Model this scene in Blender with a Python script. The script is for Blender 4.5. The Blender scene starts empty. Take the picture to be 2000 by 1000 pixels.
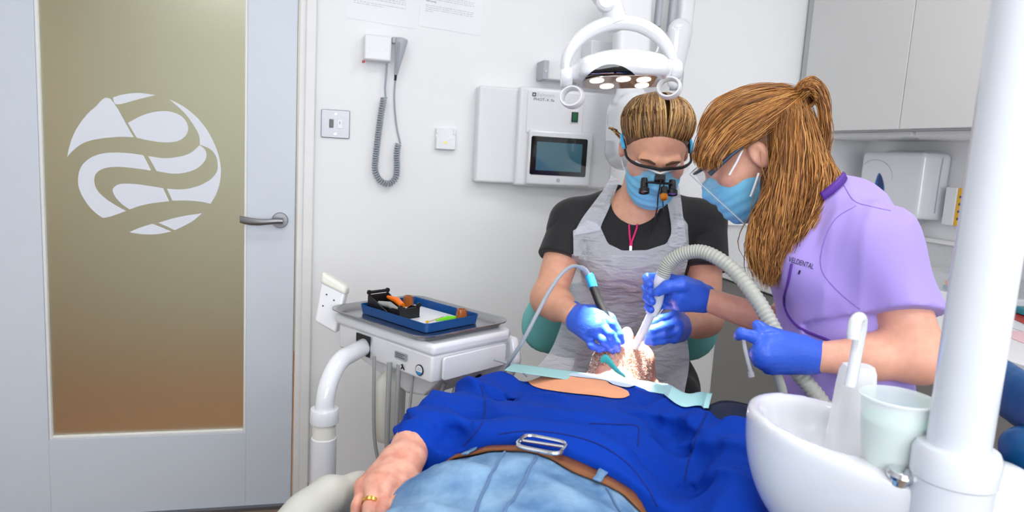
import bpy, bmesh, math, random
import numpy as np
from mathutils import Vector, Matrix
from mathutils.bvhtree import BVHTree
random.seed(7); rng = np.random.default_rng(7)
scene = bpy.context.scene
COL = scene.collection
PI = math.pi

# ------------------------------------------------------------------ camera
YAW, PITCH, ROLL, FPX, CAMH = math.radians(14.6), math.radians(8.15), math.radians(3.4), 1380.0, 1.30
_f = np.array([math.sin(YAW)*math.cos(PITCH), math.cos(YAW)*math.cos(PITCH), -math.sin(PITCH)])
_r = np.array([math.cos(YAW), -math.sin(YAW), 0.0]); _u = np.cross(_r, _f)
RGT = math.cos(ROLL)*_r + math.sin(ROLL)*_u
UPV = -math.sin(ROLL)*_r + math.cos(ROLL)*_u
FWD = _f; CAMP = np.array([0, 0, CAMH])
cam_data = bpy.data.cameras.new('camera'); cam = bpy.data.objects.new('camera', cam_data); COL.objects.link(cam)
cam.matrix_world = Matrix(((RGT[0], UPV[0], -FWD[0], 0), (RGT[1], UPV[1], -FWD[1], 0), (RGT[2], UPV[2], -FWD[2], CAMH), (0, 0, 0, 1)))
cam_data.sensor_width = 36; cam_data.lens = FPX/2000*36; cam_data.clip_start = 0.02
cam_data.dof.use_dof = True; cam_data.dof.focus_distance = 1.55; cam_data.dof.aperture_fstop = 6.3
scene.camera = cam

# ------------------------------------------------------------------ world, exposure, ceiling lights
w = bpy.data.worlds.new('world'); scene.world = w; w.use_nodes = True
w.node_tree.nodes['Background'].inputs[0].default_value = (0.8, 0.88, 1, 1); w.node_tree.nodes['Background'].inputs[1].default_value = 0.3
vs = scene.view_settings
vs.view_transform = 'Standard'; vs.look = 'None'; vs.gamma = 1; vs.use_curve_mapping = False; vs.exposure = 0.1
CEIL = 2.55
LIGHTS = [(-0.35, 1.25, 5.5), (1.15, 1.15, 8), (-0.35, -0.45, 12), (1.15, -0.45, 12)]
def add_area(name, loc, sx, sy, power, col=(1, 1, 1)):
    l = bpy.data.lights.new(name, 'AREA'); l.shape = 'RECTANGLE'; l.size = sx; l.size_y = sy; l.energy = power; l.color = col
    o = bpy.data.objects.new(name, l); COL.objects.link(o); o.location = loc
    return o
for i, (x, y, pw) in enumerate(LIGHTS):
    add_area('ceiling_panel_light', (x, y, CEIL-0.035), 0.58, 0.58, pw, (1.0, 0.985, 0.97))

# added frontal fill, tinted as daylight, through an unseen window put in for it
wl_ = add_area('window_fill_light', (0.3, -1.82, 1.62), 2.1, 1.45, 62, (0.93, 0.97, 1.0)); wl_.rotation_euler = (PI/2, 0, 0)
# ------------------------------------------------------------------ pixel helpers (real distance in metres along the view axis)
def ray(x, y): return FWD + RGT*((x-1000)/FPX) - UPV*((y-500)/FPX)
def P(x, y, d): return CAMP + d*ray(x, y)
def onY(x, y, Y): r = ray(x, y); return CAMP + r*(Y/r[1])
def onX(x, y, X): r = ray(x, y); return CAMP + r*(X/r[0])
def onZ(x, y, Z): r = ray(x, y); return CAMP + r*((Z-CAMH)/r[2])
def V(p): return Vector((float(p[0]), float(p[1]), float(p[2])))
def nrm(v): v = np.asarray(v, float); return v/np.linalg.norm(v)

# ------------------------------------------------------------------ materials
def lin(c):
    return tuple(((v/255)/12.92 if v/255 <= 0.04045 else ((v/255+0.055)/1.055)**2.4) for v in c)
MATS = {}
def mat(name, c, rough=0.5, metal=0.0, spec=0.5, coat=0.0, trans=0.0, ior=1.45, sss=0.0, var=None, bump=None, c2=None, sheen=0.0, alpha=1.0, emit=None):
    m = bpy.data.materials.new(name); m.use_nodes = True; nt = m.node_tree; b = nt.nodes['Principled BSDF']
    I = b.inputs; L = lin(c)
    I['Base Color'].default_value = (*L, 1); I['Roughness'].default_value = rough; I['Metallic'].default_value = metal
    I['Specular IOR Level'].default_value = spec; I['Coat Weight'].default_value = coat; I['Coat Roughness'].default_value = 0.08
    I['Transmission Weight'].default_value = trans; I['IOR'].default_value = ior; I['Alpha'].default_value = alpha
    I['Subsurface Weight'].default_value = sss; I['Subsurface Scale'].default_value = 0.01
    if sss: I['Subsurface Radius'].default_value = (1, 0.35, 0.2)
    I['Sheen Weight'].default_value = sheen
    if emit: I['Emission Color'].default_value = (*lin(emit[0]), 1); I['Emission Strength'].default_value = emit[1]
    tc = nt.nodes.new('ShaderNodeTexCoord')
    if var:   # (scale, amount) mottling between the colour and c2
        n = nt.nodes.new('ShaderNodeTexNoise'); n.inputs['Scale'].default_value = var[0]; n.inputs['Detail'].default_value = 5
        nt.links.new(tc.outputs['Object'], n.inputs['Vector'])
        r = nt.nodes.new('ShaderNodeValToRGB'); cc = lin(c2) if c2 else tuple(v*(1-var[1]) for v in L)
        r.color_ramp.elements[0].position = 0.35; r.color_ramp.elements[0].color = (*cc, 1)
        r.color_ramp.elements[1].position = 0.65; r.color_ramp.elements[1].color = (*L, 1)
        nt.links.new(n.outputs['Fac'], r.inputs['Fac']); nt.links.new(r.outputs['Color'], I['Base Color'])
    if bump:  # (scale, strength, distance[, stretch])
        n = nt.nodes.new('ShaderNodeTexNoise'); n.inputs['Scale'].default_value = bump[0]; n.inputs['Detail'].default_value = 3
        if len(bump) > 3:
            mp = nt.nodes.new('ShaderNodeMapping'); mp.inputs['Scale'].default_value = bump[3]
            nt.links.new(tc.outputs['Object'], mp.inputs['Vector']); nt.links.new(mp.outputs['Vector'], n.inputs['Vector'])
        else: nt.links.new(tc.outputs['Object'], n.inputs['Vector'])
        bp = nt.nodes.new('ShaderNodeBump'); bp.inputs['Strength'].default_value = bump[1]; bp.inputs['Distance'].default_value = bump[2]
        nt.links.new(n.outputs['Fac'], bp.inputs['Height']); nt.links.new(bp.outputs['Normal'], I['Normal'])
    MATS[name] = m
    return m
def thin(name, c, opac, rough=0.3):   # thin plastic film: part lets light straight through, part scatters
    m = bpy.data.materials.new(name); m.use_nodes = True; nt = m.node_tree; nt.nodes.clear()
    o = nt.nodes.new('ShaderNodeOutputMaterial'); mx = nt.nodes.new('ShaderNodeMixShader'); t = nt.nodes.new('ShaderNodeBsdfTransparent')
    p = nt.nodes.new('ShaderNodeBsdfPrincipled'); p.inputs['Base Color'].default_value = (*lin(c), 1); p.inputs['Roughness'].default_value = rough
    mx.inputs[0].default_value = opac
    nt.links.new(t.outputs[0], mx.inputs[1]); nt.links.new(p.outputs[0], mx.inputs[2]); nt.links.new(mx.outputs[0], o.inputs[0])
    MATS[name] = m
    return m, nt, p, mx
def hairmat(name, cols):
    m = bpy.data.materials.new(name); m.use_nodes = True; nt = m.node_tree; b = nt.nodes['Principled BSDF']
    g = nt.nodes.new('ShaderNodeNewGeometry'); r = nt.nodes.new('ShaderNodeValToRGB')
    el = r.color_ramp.elements
    while len(el) < len(cols): el.new(0.5)
    for i, c in enumerate(cols): el[i].position = i/(len(cols)-1); el[i].color = (*lin(c), 1)
    nt.links.new(g.outputs['Random Per Island'], r.inputs['Fac']); nt.links.new(r.outputs['Color'], b.inputs['Base Color'])
    b.inputs['Roughness'].default_value = 0.42; b.inputs['Specular IOR Level'].default_value = 0.45
    MATS[name] = m
    return m

# ------------------------------------------------------------------ object helpers
def tag(o, label=None, cat=None, group=None, kind=None):
    if label: o['label'] = label
    if cat: o['category'] = cat
    if group: o['group'] = group
    if kind: o['kind'] = kind
    return o
def thing(name, loc, label, cat, group=None):
    o = bpy.data.objects.new(name, None); COL.objects.link(o); o.location = V(loc); o.empty_display_size = 0.05
    return tag(o, label, cat, group)
def link(name, me, m, parent=None):
    o = bpy.data.objects.new(name, me); COL.objects.link(o)
    if m is not None: me.materials.append(MATS[m] if isinstance(m, str) else m)
    if parent is not None:
        o.parent = parent
        pw = Matrix.Identity(4); q = parent
        chain = []
        while q is not None: chain.append(q); q = q.parent
        for q in reversed(chain): pw = pw @ q.matrix_parent_inverse @ Matrix.LocRotScale(q.location, q.rotation_euler, q.scale)
        o.matrix_parent_inverse = pw.inverted()
    return o
def frame(o, x, y=None, z=None):
    """4x4 with origin o and (approximately) orthogonal axes"""
    x = nrm(x)
    if y is not None:
        y = np.asarray(y, float); y = nrm(y-x*np.dot(x, y)); z = np.cross(x, y)
    else:
        z = np.asarray(z, float); z = nrm(z-x*np.dot(x, z)); y = np.cross(z, x)
    F = np.eye(4); F[:3, 0] = x; F[:3, 1] = y; F[:3, 2] = z; F[:3, 3] = o
    return F
WORLD = np.eye(4)
class MB:
    def __init__(s, F=None): s.v = []; s.f = []; s.F = WORLD if F is None else F
    def _add(s, vs, fs):
        n = len(s.v)
        for p in vs: s.v.append(tuple(s.F[:3, :3] @ np.asarray(p, float) + s.F[:3, 3]))
        for f in fs: s.f.append([i+n for i in f])
        return s
    def box(s, lo, hi):
        (a, b, c), (d, e, f) = lo, hi
        return s._add([(a, b, c), (d, b, c), (d, e, c), (a, e, c), (a, b, f), (d, b, f), (d, e, f), (a, e, f)],
                      [(0, 3, 2, 1), (4, 5, 6, 7), (0, 1, 5, 4), (1, 2, 6, 5), (2, 3, 7, 6), (3, 0, 4, 7)])
    def prism(s, poly, z0, z1):   # polygon in the local XY plane
        a = sum(poly[i][0]*poly[(i+1) % len(poly)][1]-poly[(i+1) % len(poly)][0]*poly[i][1] for i in range(len(poly)))
        if a < 0: poly = poly[::-1]
        n = len(poly)
        return s._add([(x, y, z0) for x, y in poly]+[(x, y, z1) for x, y in poly],
                      [list(range(n))[::-1], list(range(n, 2*n))]+[(i, (i+1) % n, n+(i+1) % n, n+i) for i in range(n)])
    def tube(s, pts, r, seg=12, caps=True):
        pts = [np.asarray(p, float) for p in pts]; n = len(pts)
        rs = [r]*n if np.isscalar(r) else list(r)
        tg = [nrm(pts[min(i+1, n-1)]-pts[max(i-1, 0)]) for i in range(n)]
        a = np.array([0, 0, 1.0]) if abs(tg[0][2]) < 0.9 else np.array([1.0, 0, 0])
        u = nrm(np.cross(tg[0], a)); vs = []; fs = []
        for i in range(n):
            u = nrm(u-tg[i]*np.dot(u, tg[i])); w_ = np.cross(tg[i], u)
            for k in range(seg):
                t = 2*PI*k/seg; vs.append(pts[i]+rs[i]*(math.cos(t)*u+math.sin(t)*w_))
        for i in range(n-1):
            for k in range(seg):
                k2 = (k+1) % seg; fs.append((i*seg+k, i*seg+k2, (i+1)*seg+k2, (i+1)*seg+k))
        if caps: fs.append(list(range(seg))[::-1]); fs.append([(n-1)*seg+k for k in range(seg)])
        return s._add(vs, fs)
    def lathe(s, prof, seg=32, closed=False):  # profile (r, z) about local Z
        vs = []; fs = []; n = len(prof)
        for r, z in prof:
            for k in range(seg): t = 2*PI*k/seg; vs.append((r*math.cos(t), r*math.sin(t), z))
        for i in range(n-1):
            for k in range(seg):
                k2 = (k+1) % seg; fs.append((i*seg+k, i*seg+k2, (i+1)*seg+k2, (i+1)*seg+k))
        fs.append(list(range(seg))[::-1]); fs.append([(n-1)*seg+k for k in range(seg)])
        return s._add(vs, fs)
    def grid(s, rows):   # rows of points
        h = len(rows); w_ = len(rows[0])
        return s._add([p for r in rows for p in r], [(i*w_+j, i*w_+j+1, (i+1)*w_+j+1, (i+1)*w_+j) for i in range(h-1) for j in range(w_-1)])
    def build(s, name, m, parent=None, bevel=0, seg=3, ang=35, smooth=True, subd=0, solid=0):
        me = bpy.data.meshes.new(name); me.from_pydata(s.v, [], s.f); me.update()
        if smooth:
            me.polygons.foreach_set('use_smooth', [True]*len(me.polygons))
            if not subd: me.set_sharp_from_angle(angle=math.radians(ang))
        o = link(name, me, m, parent)
        if solid: md = o.modifiers.new('solid', 'SOLIDIFY'); md.thickness = solid; md.offset = 0
        if bevel: md = o.modifiers.new('bevel', 'BEVEL'); md.width = bevel; md.segments = seg; md.limit_method = 'ANGLE'; md.angle_limit = math.radians(40)
        if subd: md = o.modifiers.new('subd', 'SUBSURF'); md.levels = subd; md.render_levels = subd
        return o
def rrect(w_, h, r, n=6, cx=0, cy=0):
    out = []
    for (sx, sy, a0) in ((1, 1, 0), (-1, 1, 90), (-1, -1, 180), (1, -1, 270)):
        for k in range(n+1):
            a = math.radians(a0+90*k/n); out.append((cx+sx*(w_/2-r)+r*math.cos(a), cy+sy*(h/2-r)+r*math.sin(a)))
    return out
def spline(pts, n):   # Catmull-Rom through points of any dimension
    p = [np.asarray(q, float) for q in pts]; p = [2*p[0]-p[1]]+p+[2*p[-1]-p[-2]]; out = []
    m_ = len(p)-3
    for i in range(n):
        t = i/(n-1)*m_; k = min(int(t), m_-1); t -= k; a, b, c, d = p[k:k+4]
        out.append(0.5*((2*b)+(c-a)*t+(2*a-5*b+4*c-d)*t*t+(3*b-a-3*c+d)*t**3))
    return out
def text_mesh(body, font_size=1.0, spacing=1.0, offset=0.0):
    cu = bpy.data.curves.new('text', 'FONT'); cu.body = body; cu.size = font_size; cu.space_character = spacing; cu.align_x = 'LEFT'; cu.offset = offset
    o = bpy.data.objects.new('text', cu); COL.objects.link(o)
    dg = bpy.context.evaluated_depsgraph_get(); ev = o.evaluated_get(dg); me = ev.to_mesh()
    v = np.array([tuple(x.co) for x in me.vertices]); f = [list(p.vertices) for p in me.polygons]
    ev.to_mesh_clear(); bpy.data.objects.remove(o); bpy.data.curves.remove(cu)
    return v, f
def flat_text(name, body, F, width, m, parent, lift=0.0005, spacing=1.0, offset=0.0, height=None):
    """lettering laid in the local XY plane of frame F, its lower left at the origin"""
    v, f = text_mesh(body, 1.0, spacing, offset)
    v[:, 0] -= v[:, 0].min(); v[:, 1] -= v[:, 1].min(); sc = width/v[:, 0].max(); sy = sc if height is None else height/v[:, 1].max()
    b = MB(F); b._add([(x*sc, y*sy, lift) for x, y, _ in v], f)
    return b.build(name, m, parent, smooth=False)

# ------------------------------------------------------------------ signed distance fields for organic shapes
class SDF:
    def __init__(s, lo, hi, h):
        s.h = h; s.lo = np.asarray(lo, float); n = np.ceil((np.asarray(hi, float)-s.lo)/h).astype(int)+1
        s.ax = [s.lo[i]+h*np.arange(n[i]) for i in range(3)]; s.f = np.full(n, 0.3, np.float32)
    def _sl(s, lo, hi):
        out = []
        for i in range(3):
            a = int(np.searchsorted(s.ax[i], lo[i])); b = int(np.searchsorted(s.ax[i], hi[i])); out.append(slice(max(a-1, 0), min(b+1, len(s.ax[i]))))
        return tuple(out)
    def _p(s, sl): return np.meshgrid(s.ax[0][sl[0]], s.ax[1][sl[1]], s.ax[2][sl[2]], indexing='ij', sparse=True)
    def _mix(s, sl, d, k, op):
        a = s.f[sl]
        if a.size == 0: return
        if op == 'sub':
            D = -d; h = np.maximum(k-np.abs(a-D), 0)/max(k, 1e-6); s.f[sl] = np.maximum(a, D)+h*h*k*0.25
        else:
            h = np.maximum(k-np.abs(a-d), 0)/max(k, 1e-6); s.f[sl] = np.minimum(a, d)-h*h*k*0.25
    def cap(s, a, b, ra, rb=None, k=0.01, op='add', q=None, side=None):
        """round cone a-b; with side and q the section is an ellipse, q = thickness across side / along side"""
        a = np.asarray(a, float); b = np.asarray(b, float); rb = ra if rb is None else rb
        m_ = max(ra, rb)*1.02+3*s.h+k; sl = s._sl(np.minimum(a, b)-m_, np.maximum(a, b)+m_); X, Y, Z = s._p(sl)
        d = b-a; L2 = float(d@d)+1e-12
        px, py, pz = X-a[0], Y-a[1], Z-a[2]
        t = np.clip((px*d[0]+py*d[1]+pz*d[2])/L2, 0, 1); r = ra+(rb-ra)*t
        cx, cy, cz = px-t*d[0], py-t*d[1], pz-t*d[2]
        if q is None: D = np.sqrt(cx*cx+cy*cy+cz*cz)-r
        else:
            n_ = nrm(np.cross(d, side)) if side is not None else None
            w_ = cx*n_[0]+cy*n_[1]+cz*n_[2]; full = cx*cx+cy*cy+cz*cz
            D = (np.sqrt(full-w_*w_+(w_/q)**2)-r)*(0.5+0.5*min(q, 1))
        s._mix(sl, D.astype(np.float32), k, op); return s
    def chain(s, pts, rs, k=0.01, **kw):
        for i in range(len(pts)-1): s.cap(pts[i], pts[i+1], rs[i], rs[i+1], k, **kw)
        return s
    def ell(s, c, r, F=None, k=0.01, op='add'):
        c = np.asarray(c, float); r = np.asarray(r, float); m_ = r.max()+3*s.h+k
        sl = s._sl(c-m_, c+m_); X, Y, Z = s._p(sl); R = np.eye(3) if F is None else np.asarray(F)[:3, :3]
        px, py, pz = X-c[0], Y-c[1], Z-c[2]
        q = [(px*R[0, i]+py*R[1, i]+pz*R[2, i])/r[i] for i in range(3)]
        k0 = np.sqrt(q[0]**2+q[1]**2+q[2]**2)+1e-9; k1 = np.sqrt((q[0]/r[0])**2+(q[1]/r[1])**2+(q[2]/r[2])**2)+1e-9
        s._mix(sl, (k0*(k0-1)/k1).astype(np.float32), k, op); return s
    def rbox(s, F, half, r, k=0.005, op='add'):
        F = np.asarray(F); c = F[:3, 3]; half = np.asarray(half, float); m_ = np.linalg.norm(half)+3*s.h+k
        sl = s._sl(c-m_, c+m_); X, Y, Z = s._p(sl); px, py, pz = X-c[0], Y-c[1], Z-c[2]
        q = [np.abs(px*F[0, i]+py*F[1, i]+pz*F[2, i])-(half[i]-r) for i in range(3)]
        o = np.sqrt(np.maximum(q[0], 0)**2+np.maximum(q[1], 0)**2+np.maximum(q[2], 0)**2)+np.minimum(np.maximum(q[0], np.maximum(q[1], q[2])), 0)-r
        s._mix(sl, o.astype(np.float32), k, op); return s
    def plane(s, p, n_, k=0.002):   # keep the side against n
        X, Y, Z = np.meshgrid(*s.ax, indexing='ij', sparse=True); n_ = nrm(n_)
        d = ((X-p[0])*n_[0]+(Y-p[1])*n_[1]+(Z-p[2])*n_[2]).astype(np.float32)
        h = np.maximum(k-np.abs(s.f-d), 0)/k; s.f = np.maximum(s.f, d)+h*h*k*0.25; return s
    def folds(s, amp, freq, along=None, stretch=5.0, seed=0, n=7, where=None, band=0.04, ridge=False):
        """cloth relief near the surface: noise stretched along the direction of the folds"""
        r = np.random.default_rng(seed); idx = np.nonzero(np.abs(s.f) < band)
        p = np.stack([s.ax[i][idx[i]] for i in range(3)], 1)
        q = p.copy()
        if along is not None:
            a = nrm(along); t = p@a; q = p-np.outer(t, a)*(1-1/stretch)
        v = np.zeros(len(p))
        for i in range(n):
            d = nrm(r.normal(size=3)); fr = freq*(0.6+1.1*r.random())
            w0 = np.sin((q@d)*fr*2*PI*(.5 if ridge else 1)+r.random()*6.28+1.2*np.sin((q@nrm(r.normal(size=3)))*freq*2.1+r.random()*6))
            v += (2*np.abs(w0)**.8-1.2) if ridge else w0
        v = v/math.sqrt(n); v = np.sign(v)*np.abs(v)**1.0
        wgt = 1.0 if where is None else where(p)
        s.f[idx] += (amp*v*wgt).astype(np.float32); return s
    def func(s, fn, band=0.05):
        idx = np.nonzero(np.abs(s.f) < band); p = np.stack([s.ax[i][idx[i]] for i in range(3)], 1); s.f[idx] += fn(p).astype(np.float32); return s
    def mesh(s, smooth=1):
        f = s.f; h = s.h; n = f.shape; sg = f < 0
        c = [f[i:n[0]-1+i, j:n[1]-1+j, k:n[2]-1+k] for i in (0, 1) for j in (0, 1) for k in (0, 1)]
        S = [x < 0 for x in c]; anyv = S[0].copy(); allv = S[0].copy()
        for x in S[1:]: anyv |= x; allv &= x
        act = anyv & ~allv; ids = np.full(act.shape, -1, np.int64); cells = np.argwhere(act); ids[act] = np.arange(len(cells))
        val = np.stack([x[act] for x in c], 1); acc = np.zeros((len(cells), 3)); cnt = np.zeros(len(cells))
        off = np.array([(i, j, k) for i in (0, 1) for j in (0, 1) for k in (0, 1)], float)
        for a in range(8):
            for b in range(a+1, 8):
                if np.abs(off[a]-off[b]).sum() != 1: continue
                va, vb = val[:, a], val[:, b]; m_ = (va < 0) != (vb < 0); t = np.where(m_, va/np.where(m_, va-vb, 1), 0)
                acc += np.where(m_[:, None], off[a]+t[:, None]*(off[b]-off[a]), 0); cnt += m_
        verts = s.lo+h*(cells+acc/np.maximum(cnt, 1)[:, None]); quads = []
        for ax in range(3):
            sl0 = [slice(None)]*3; sl1 = [slice(None)]*3; sl0[ax] = slice(0, n[ax]-1); sl1[ax] = slice(1, n[ax])
            a = sg[tuple(sl0)]; b = sg[tuple(sl1)]; e = np.argwhere(a != b); e = e[np.all(e[:, [i for i in range(3) if i != ax]] >= 1, 1)]
            o1, o2 = [i for i in range(3) if i != ax]; e = e[(e[:, o1] < n[o1]-1) & (e[:, o2] < n[o2]-1)]
            flip = a[tuple(e.T)]
            def g(d1, d2):
                q = e.copy(); q[:, o1] -= d1; q[:, o2] -= d2; return ids[tuple(q.T)]
            q = np.stack([g(1, 1), g(0, 1), g(0, 0), g(1, 0)], 1)
            if ax == 1: flip = ~flip
            q = np.where(flip[:, None], q, q[:, ::-1]); quads.append(q)
        quads = np.concatenate(quads); quads = quads[(quads >= 0).all(1)]
        for _ in range(smooth):
            nb = np.zeros_like(verts); k = np.zeros(len(verts))
            for i in range(4):
                a, b = quads[:, i], quads[:, (i+1) % 4]
                np.add.at(nb, a, verts[b]); np.add.at(k, a, 1); np.add.at(nb, b, verts[a]); np.add.at(k, b, 1)
            verts = 0.5*verts+0.5*nb/np.maximum(k, 1)[:, None]
        return verts, quads
    def build(s, name, m, parent=None, smooth=1):
        v, q = s.mesh(smooth); o = np_obj(name, v, q, m, parent); return o
def np_obj(name, v, q, m, parent=None, smooth=True):
    me = bpy.data.meshes.new(name); k = q.shape[1]
    me.vertices.add(len(v)); me.vertices.foreach_set('co', np.asarray(v, np.float32).ravel())
    me.loops.add(q.size); me.loops.foreach_set('vertex_index', q.ravel().astype(np.int32))
    me.polygons.add(len(q)); me.polygons.foreach_set('loop_start', np.arange(0, q.size, k, dtype=np.int32))
    me.polygons.foreach_set('use_smooth', np.full(len(q), smooth)); me.update(calc_edges=True); me.validate()
    return link(name, me, m, parent)
def build_multi(name, fields, m, parent, smooth=1):
    """several fields meshed and joined into one garment or body"""
    vs = []; qs = []; n = 0
    for S in fields:
        v, q = S.mesh(smooth); vs.append(v); qs.append(q+n); n += len(v)
    return np_obj(name, np.concatenate(vs), np.concatenate(qs), m, parent)
def bvh(*objs):
    vs = []; fs = []
    for o in objs:
        n = len(vs); vs += [tuple(x.co) for x in o.data.vertices]; fs += [[i+n for i in p.vertices] for p in o.data.polygons]
    return BVHTree.FromPolygons(vs, fs)
def hit(tree, x, y, lift=0.002, fallback=None):
    """the point of a surface seen at a picture position, lifted off along its normal"""
    d = ray(x, y); loc, nor, i, dist = tree.ray_cast(V(CAMP), V(nrm(d)))
    if loc is None:
        return None if fallback is None else P(x, y, fallback)
    if nor.dot(V(d)) > 0: nor = -nor
    return np.array(loc+nor*lift)
def fill_missing(pts):
    last = next((p for p in pts if p is not None), None); out = []
    if last is None: return None
    for p in pts:
        last = p if p is not None else last; out.append(last)
    return out
def patch(tree, left, right, nv, nu, lift):
    """a sheet lying on a surface, ruled between two picture curves"""
    L = spline(left, nv); R = spline(right, nv); rows = []
    for i in range(nv):
        r = fill_missing([hit(tree, *(L[i]+(R[i]-L[i])*j/(nu-1)), lift) for j in range(nu)])
        if r is None and rows: r = rows[-1]
        if r is not None: rows.append(r)
        else: print('PATCH MISS', L[i], R[i])
    return rows
# ================================================================== materials
mat('wall_paint', (240, 241, 243), 0.5, bump=(60, 0.08, 0.002), var=(1.5, 0.02))
mat('ceiling_paint', (245, 245, 244), 0.8)
mat('floor_vinyl', (140, 118, 98), 0.45, var=(9, 0.25), bump=(40, 0.1, 0.002))
mat('door_paint', (212, 220, 231), 0.38, var=(3, 0.03), bump=(30, 0.06, 0.002, (1, 1, 0.06)))
mat('white_trim', (236, 236, 236), 0.4, var=(14, 0.03))
mat('white_plastic', (230, 231, 235), 0.28, coat=0.2)
mat('white_gloss', (226, 228, 233), 0.12, coat=0.6)
mat('cream_plastic', (232, 231, 222), 0.35)
mat('grey_plastic', (176, 180, 188), 0.4)
mat('cord_grey', (160, 167, 176), 0.45)
mat('black_plastic', (22, 22, 24), 0.4)
mat('black_gloss', (8, 9, 11), 0.06, coat=0.5)
mat('chrome', (215, 216, 220), 0.12, metal=1)
mat('brushed_steel', (138, 138, 142), 0.34, metal=1, bump=(80, 0.08, 0.001, (1, 1, 20)))
mat('tray_steel', (170, 170, 172), 0.27, metal=1)
mat('vinyl_white', (226, 230, 240), 0.5)
mat('paper', (236, 239, 243), 0.35, coat=0.3)
mat('print_grey', (150, 154, 162), 0.6)
mat('print_dark', (74, 78, 88), 0.6)
mat('red_plastic', (190, 50, 35), 0.4)
mat('corridor_wall', (188, 189, 176), 0.7); mat('corridor_cool', (186, 192, 196), 0.7)
mat('corridor_side', (182, 152, 116), 0.7)
mat('corridor_floor', (156, 104, 58), 0.5, var=(5, 0.2))
g = mat('frosted_glass', (222, 226, 214), 0.62, trans=1.0, ior=1.3, spec=0.25)
DY = 2.502
# ================================================================== room shell
def struct(name, b, m, **kw):
    o = b.build(name, m, **kw); o['kind'] = 'structure'; return o
XL, XR, YF = -1.75, 2.12, -1.7
struct('floor', MB().box((XL-.1, YF-.1, -0.1), (XR+.1, DY+.1, 0)), 'floor_vinyl')
struct('ceiling', MB().box((XL-.1, YF-.1, CEIL), (XR+.1, DY+.1, CEIL+.1)), 'ceiling_paint')
b = MB(); b.box((XL-.1, DY, 0), (-1.105, DY+.1, CEIL)); b.box((-0.062, DY, 0), (XR+.1, DY+.1, CEIL)); b.box((-1.105, DY, 2.09), (-0.062, DY+.1, CEIL))
struct('wall_back', b, 'wall_paint')
struct('wall_left', MB().box((XL-.1, YF, 0), (XL, DY, CEIL)), 'wall_paint')
struct('wall_right', MB().box((XR, YF, 0), (XR+.1, DY, CEIL)), 'wall_paint')
b = MB(); wx0, wx1, wz0, wz1 = -0.75, 1.35, .9, 2.35
b.box((XL, YF-.1, 0), (wx0, YF, CEIL)); b.box((wx1, YF-.1, 0), (XR, YF, CEIL)); b.box((wx0, YF-.1, 0), (wx1, YF, wz0)); b.box((wx0, YF-.1, wz1), (wx1, YF, CEIL)); struct('wall_front', b, 'wall_paint')
win = bpy.data.objects.new('added_window_1', None); COL.objects.link(win); win.location = (.3, YF-.05, wz0); win['kind'] = 'structure'  # unseen window, added so the fill light can enter from behind the camera
b = MB(); t = .05
for lo_, hi_ in (((wx0, YF-.08, wz0), (wx1, YF-.03, wz0+t)), ((wx0, YF-.08, wz1-t), (wx1, YF-.03, wz1)), ((wx0, YF-.08, wz0+t), (wx0+t, YF-.03, wz1-t)), ((wx1-t, YF-.08, wz0+t), (wx1, YF-.03, wz1-t)), ((.28, YF-.08, wz0+t), (.32, YF-.03, wz1-t))): b.box(lo_, hi_)
b.build('added_window_frame', 'white_trim', win, bevel=.004)
for xa_, xb_ in ((wx0+t, .28), (.32, wx1-t)): MB().box((xa_, YF-.057, wz0+t), (xb_, YF-.053, wz1-t)).build('added_window_pane', MATS.get('pane') or thin('pane', (235, 240, 244), .06, .03)[0], win)
# door casing: jambs and head, moulded in two steps
b = MB()
for (x0, x1) in ((-0.112, -0.062), (-1.105, -1.041)):
    b.box((x0, DY-.012, 0), (x1, DY+.1, 2.09))
b.box((-1.041, DY-.012, 2.05), (-0.112, DY+.1, 2.09))
struct('trim_1', b, 'white_trim', bevel=.004)
b = MB(); b.box((-0.092, DY-.024, 0), (-0.058, DY-.0125, 2.11)); b.box((-1.11, DY-.024, 0), (-1.07, DY-.0125, 2.11)); b.box((-1.069, DY-.024, 2.07), (-0.093, DY-.0125, 2.11))
struct('trim_2', b, 'white_trim', bevel=.005)
# skirting
struct('baseboard_back', MB().box((-0.056, DY-.018, 0.062), (1.50, DY-.001, 0.092)), 'white_trim', bevel=.007)
struct('trim_8', MB().box((-0.056, DY-.010, 0), (1.50, DY-.001, 0.061)), 'floor_vinyl', bevel=.002)
struct('trim_3', MB().box((-1.04, DY-.02, 0), (-0.113, DY+.06, 0.012)), 'brushed_steel')
# corridor seen through the frosted pane
struct('floor_corridor', MB().box((-2.4, DY+.1, -.1), (1.2, 4.6, 0)), 'corridor_floor')
struct('wall_corridor', MB().box((-2.4, 4.5, 0), (1.2, 4.6, 2.5)), 'corridor_wall')
struct('wall_corridor_left', MB().box((-1.75, DY+.11, 0), (-1.65, 4.5, 2.5)), 'corridor_side')
struct('wall_corridor_right', MB().box((0.35, DY+.11, 0), (0.45, 4.5, 2.5)), 'corridor_cool')
struct('ceiling_corridor', MB().box((-2.4, DY+.1, 2.5), (1.2, 4.6, 2.6)), 'ceiling_paint')
add_area('corridor_light', (-0.35, 3.4, 2.45), 0.8, 0.4, 32, (1, .985, .96))

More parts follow.
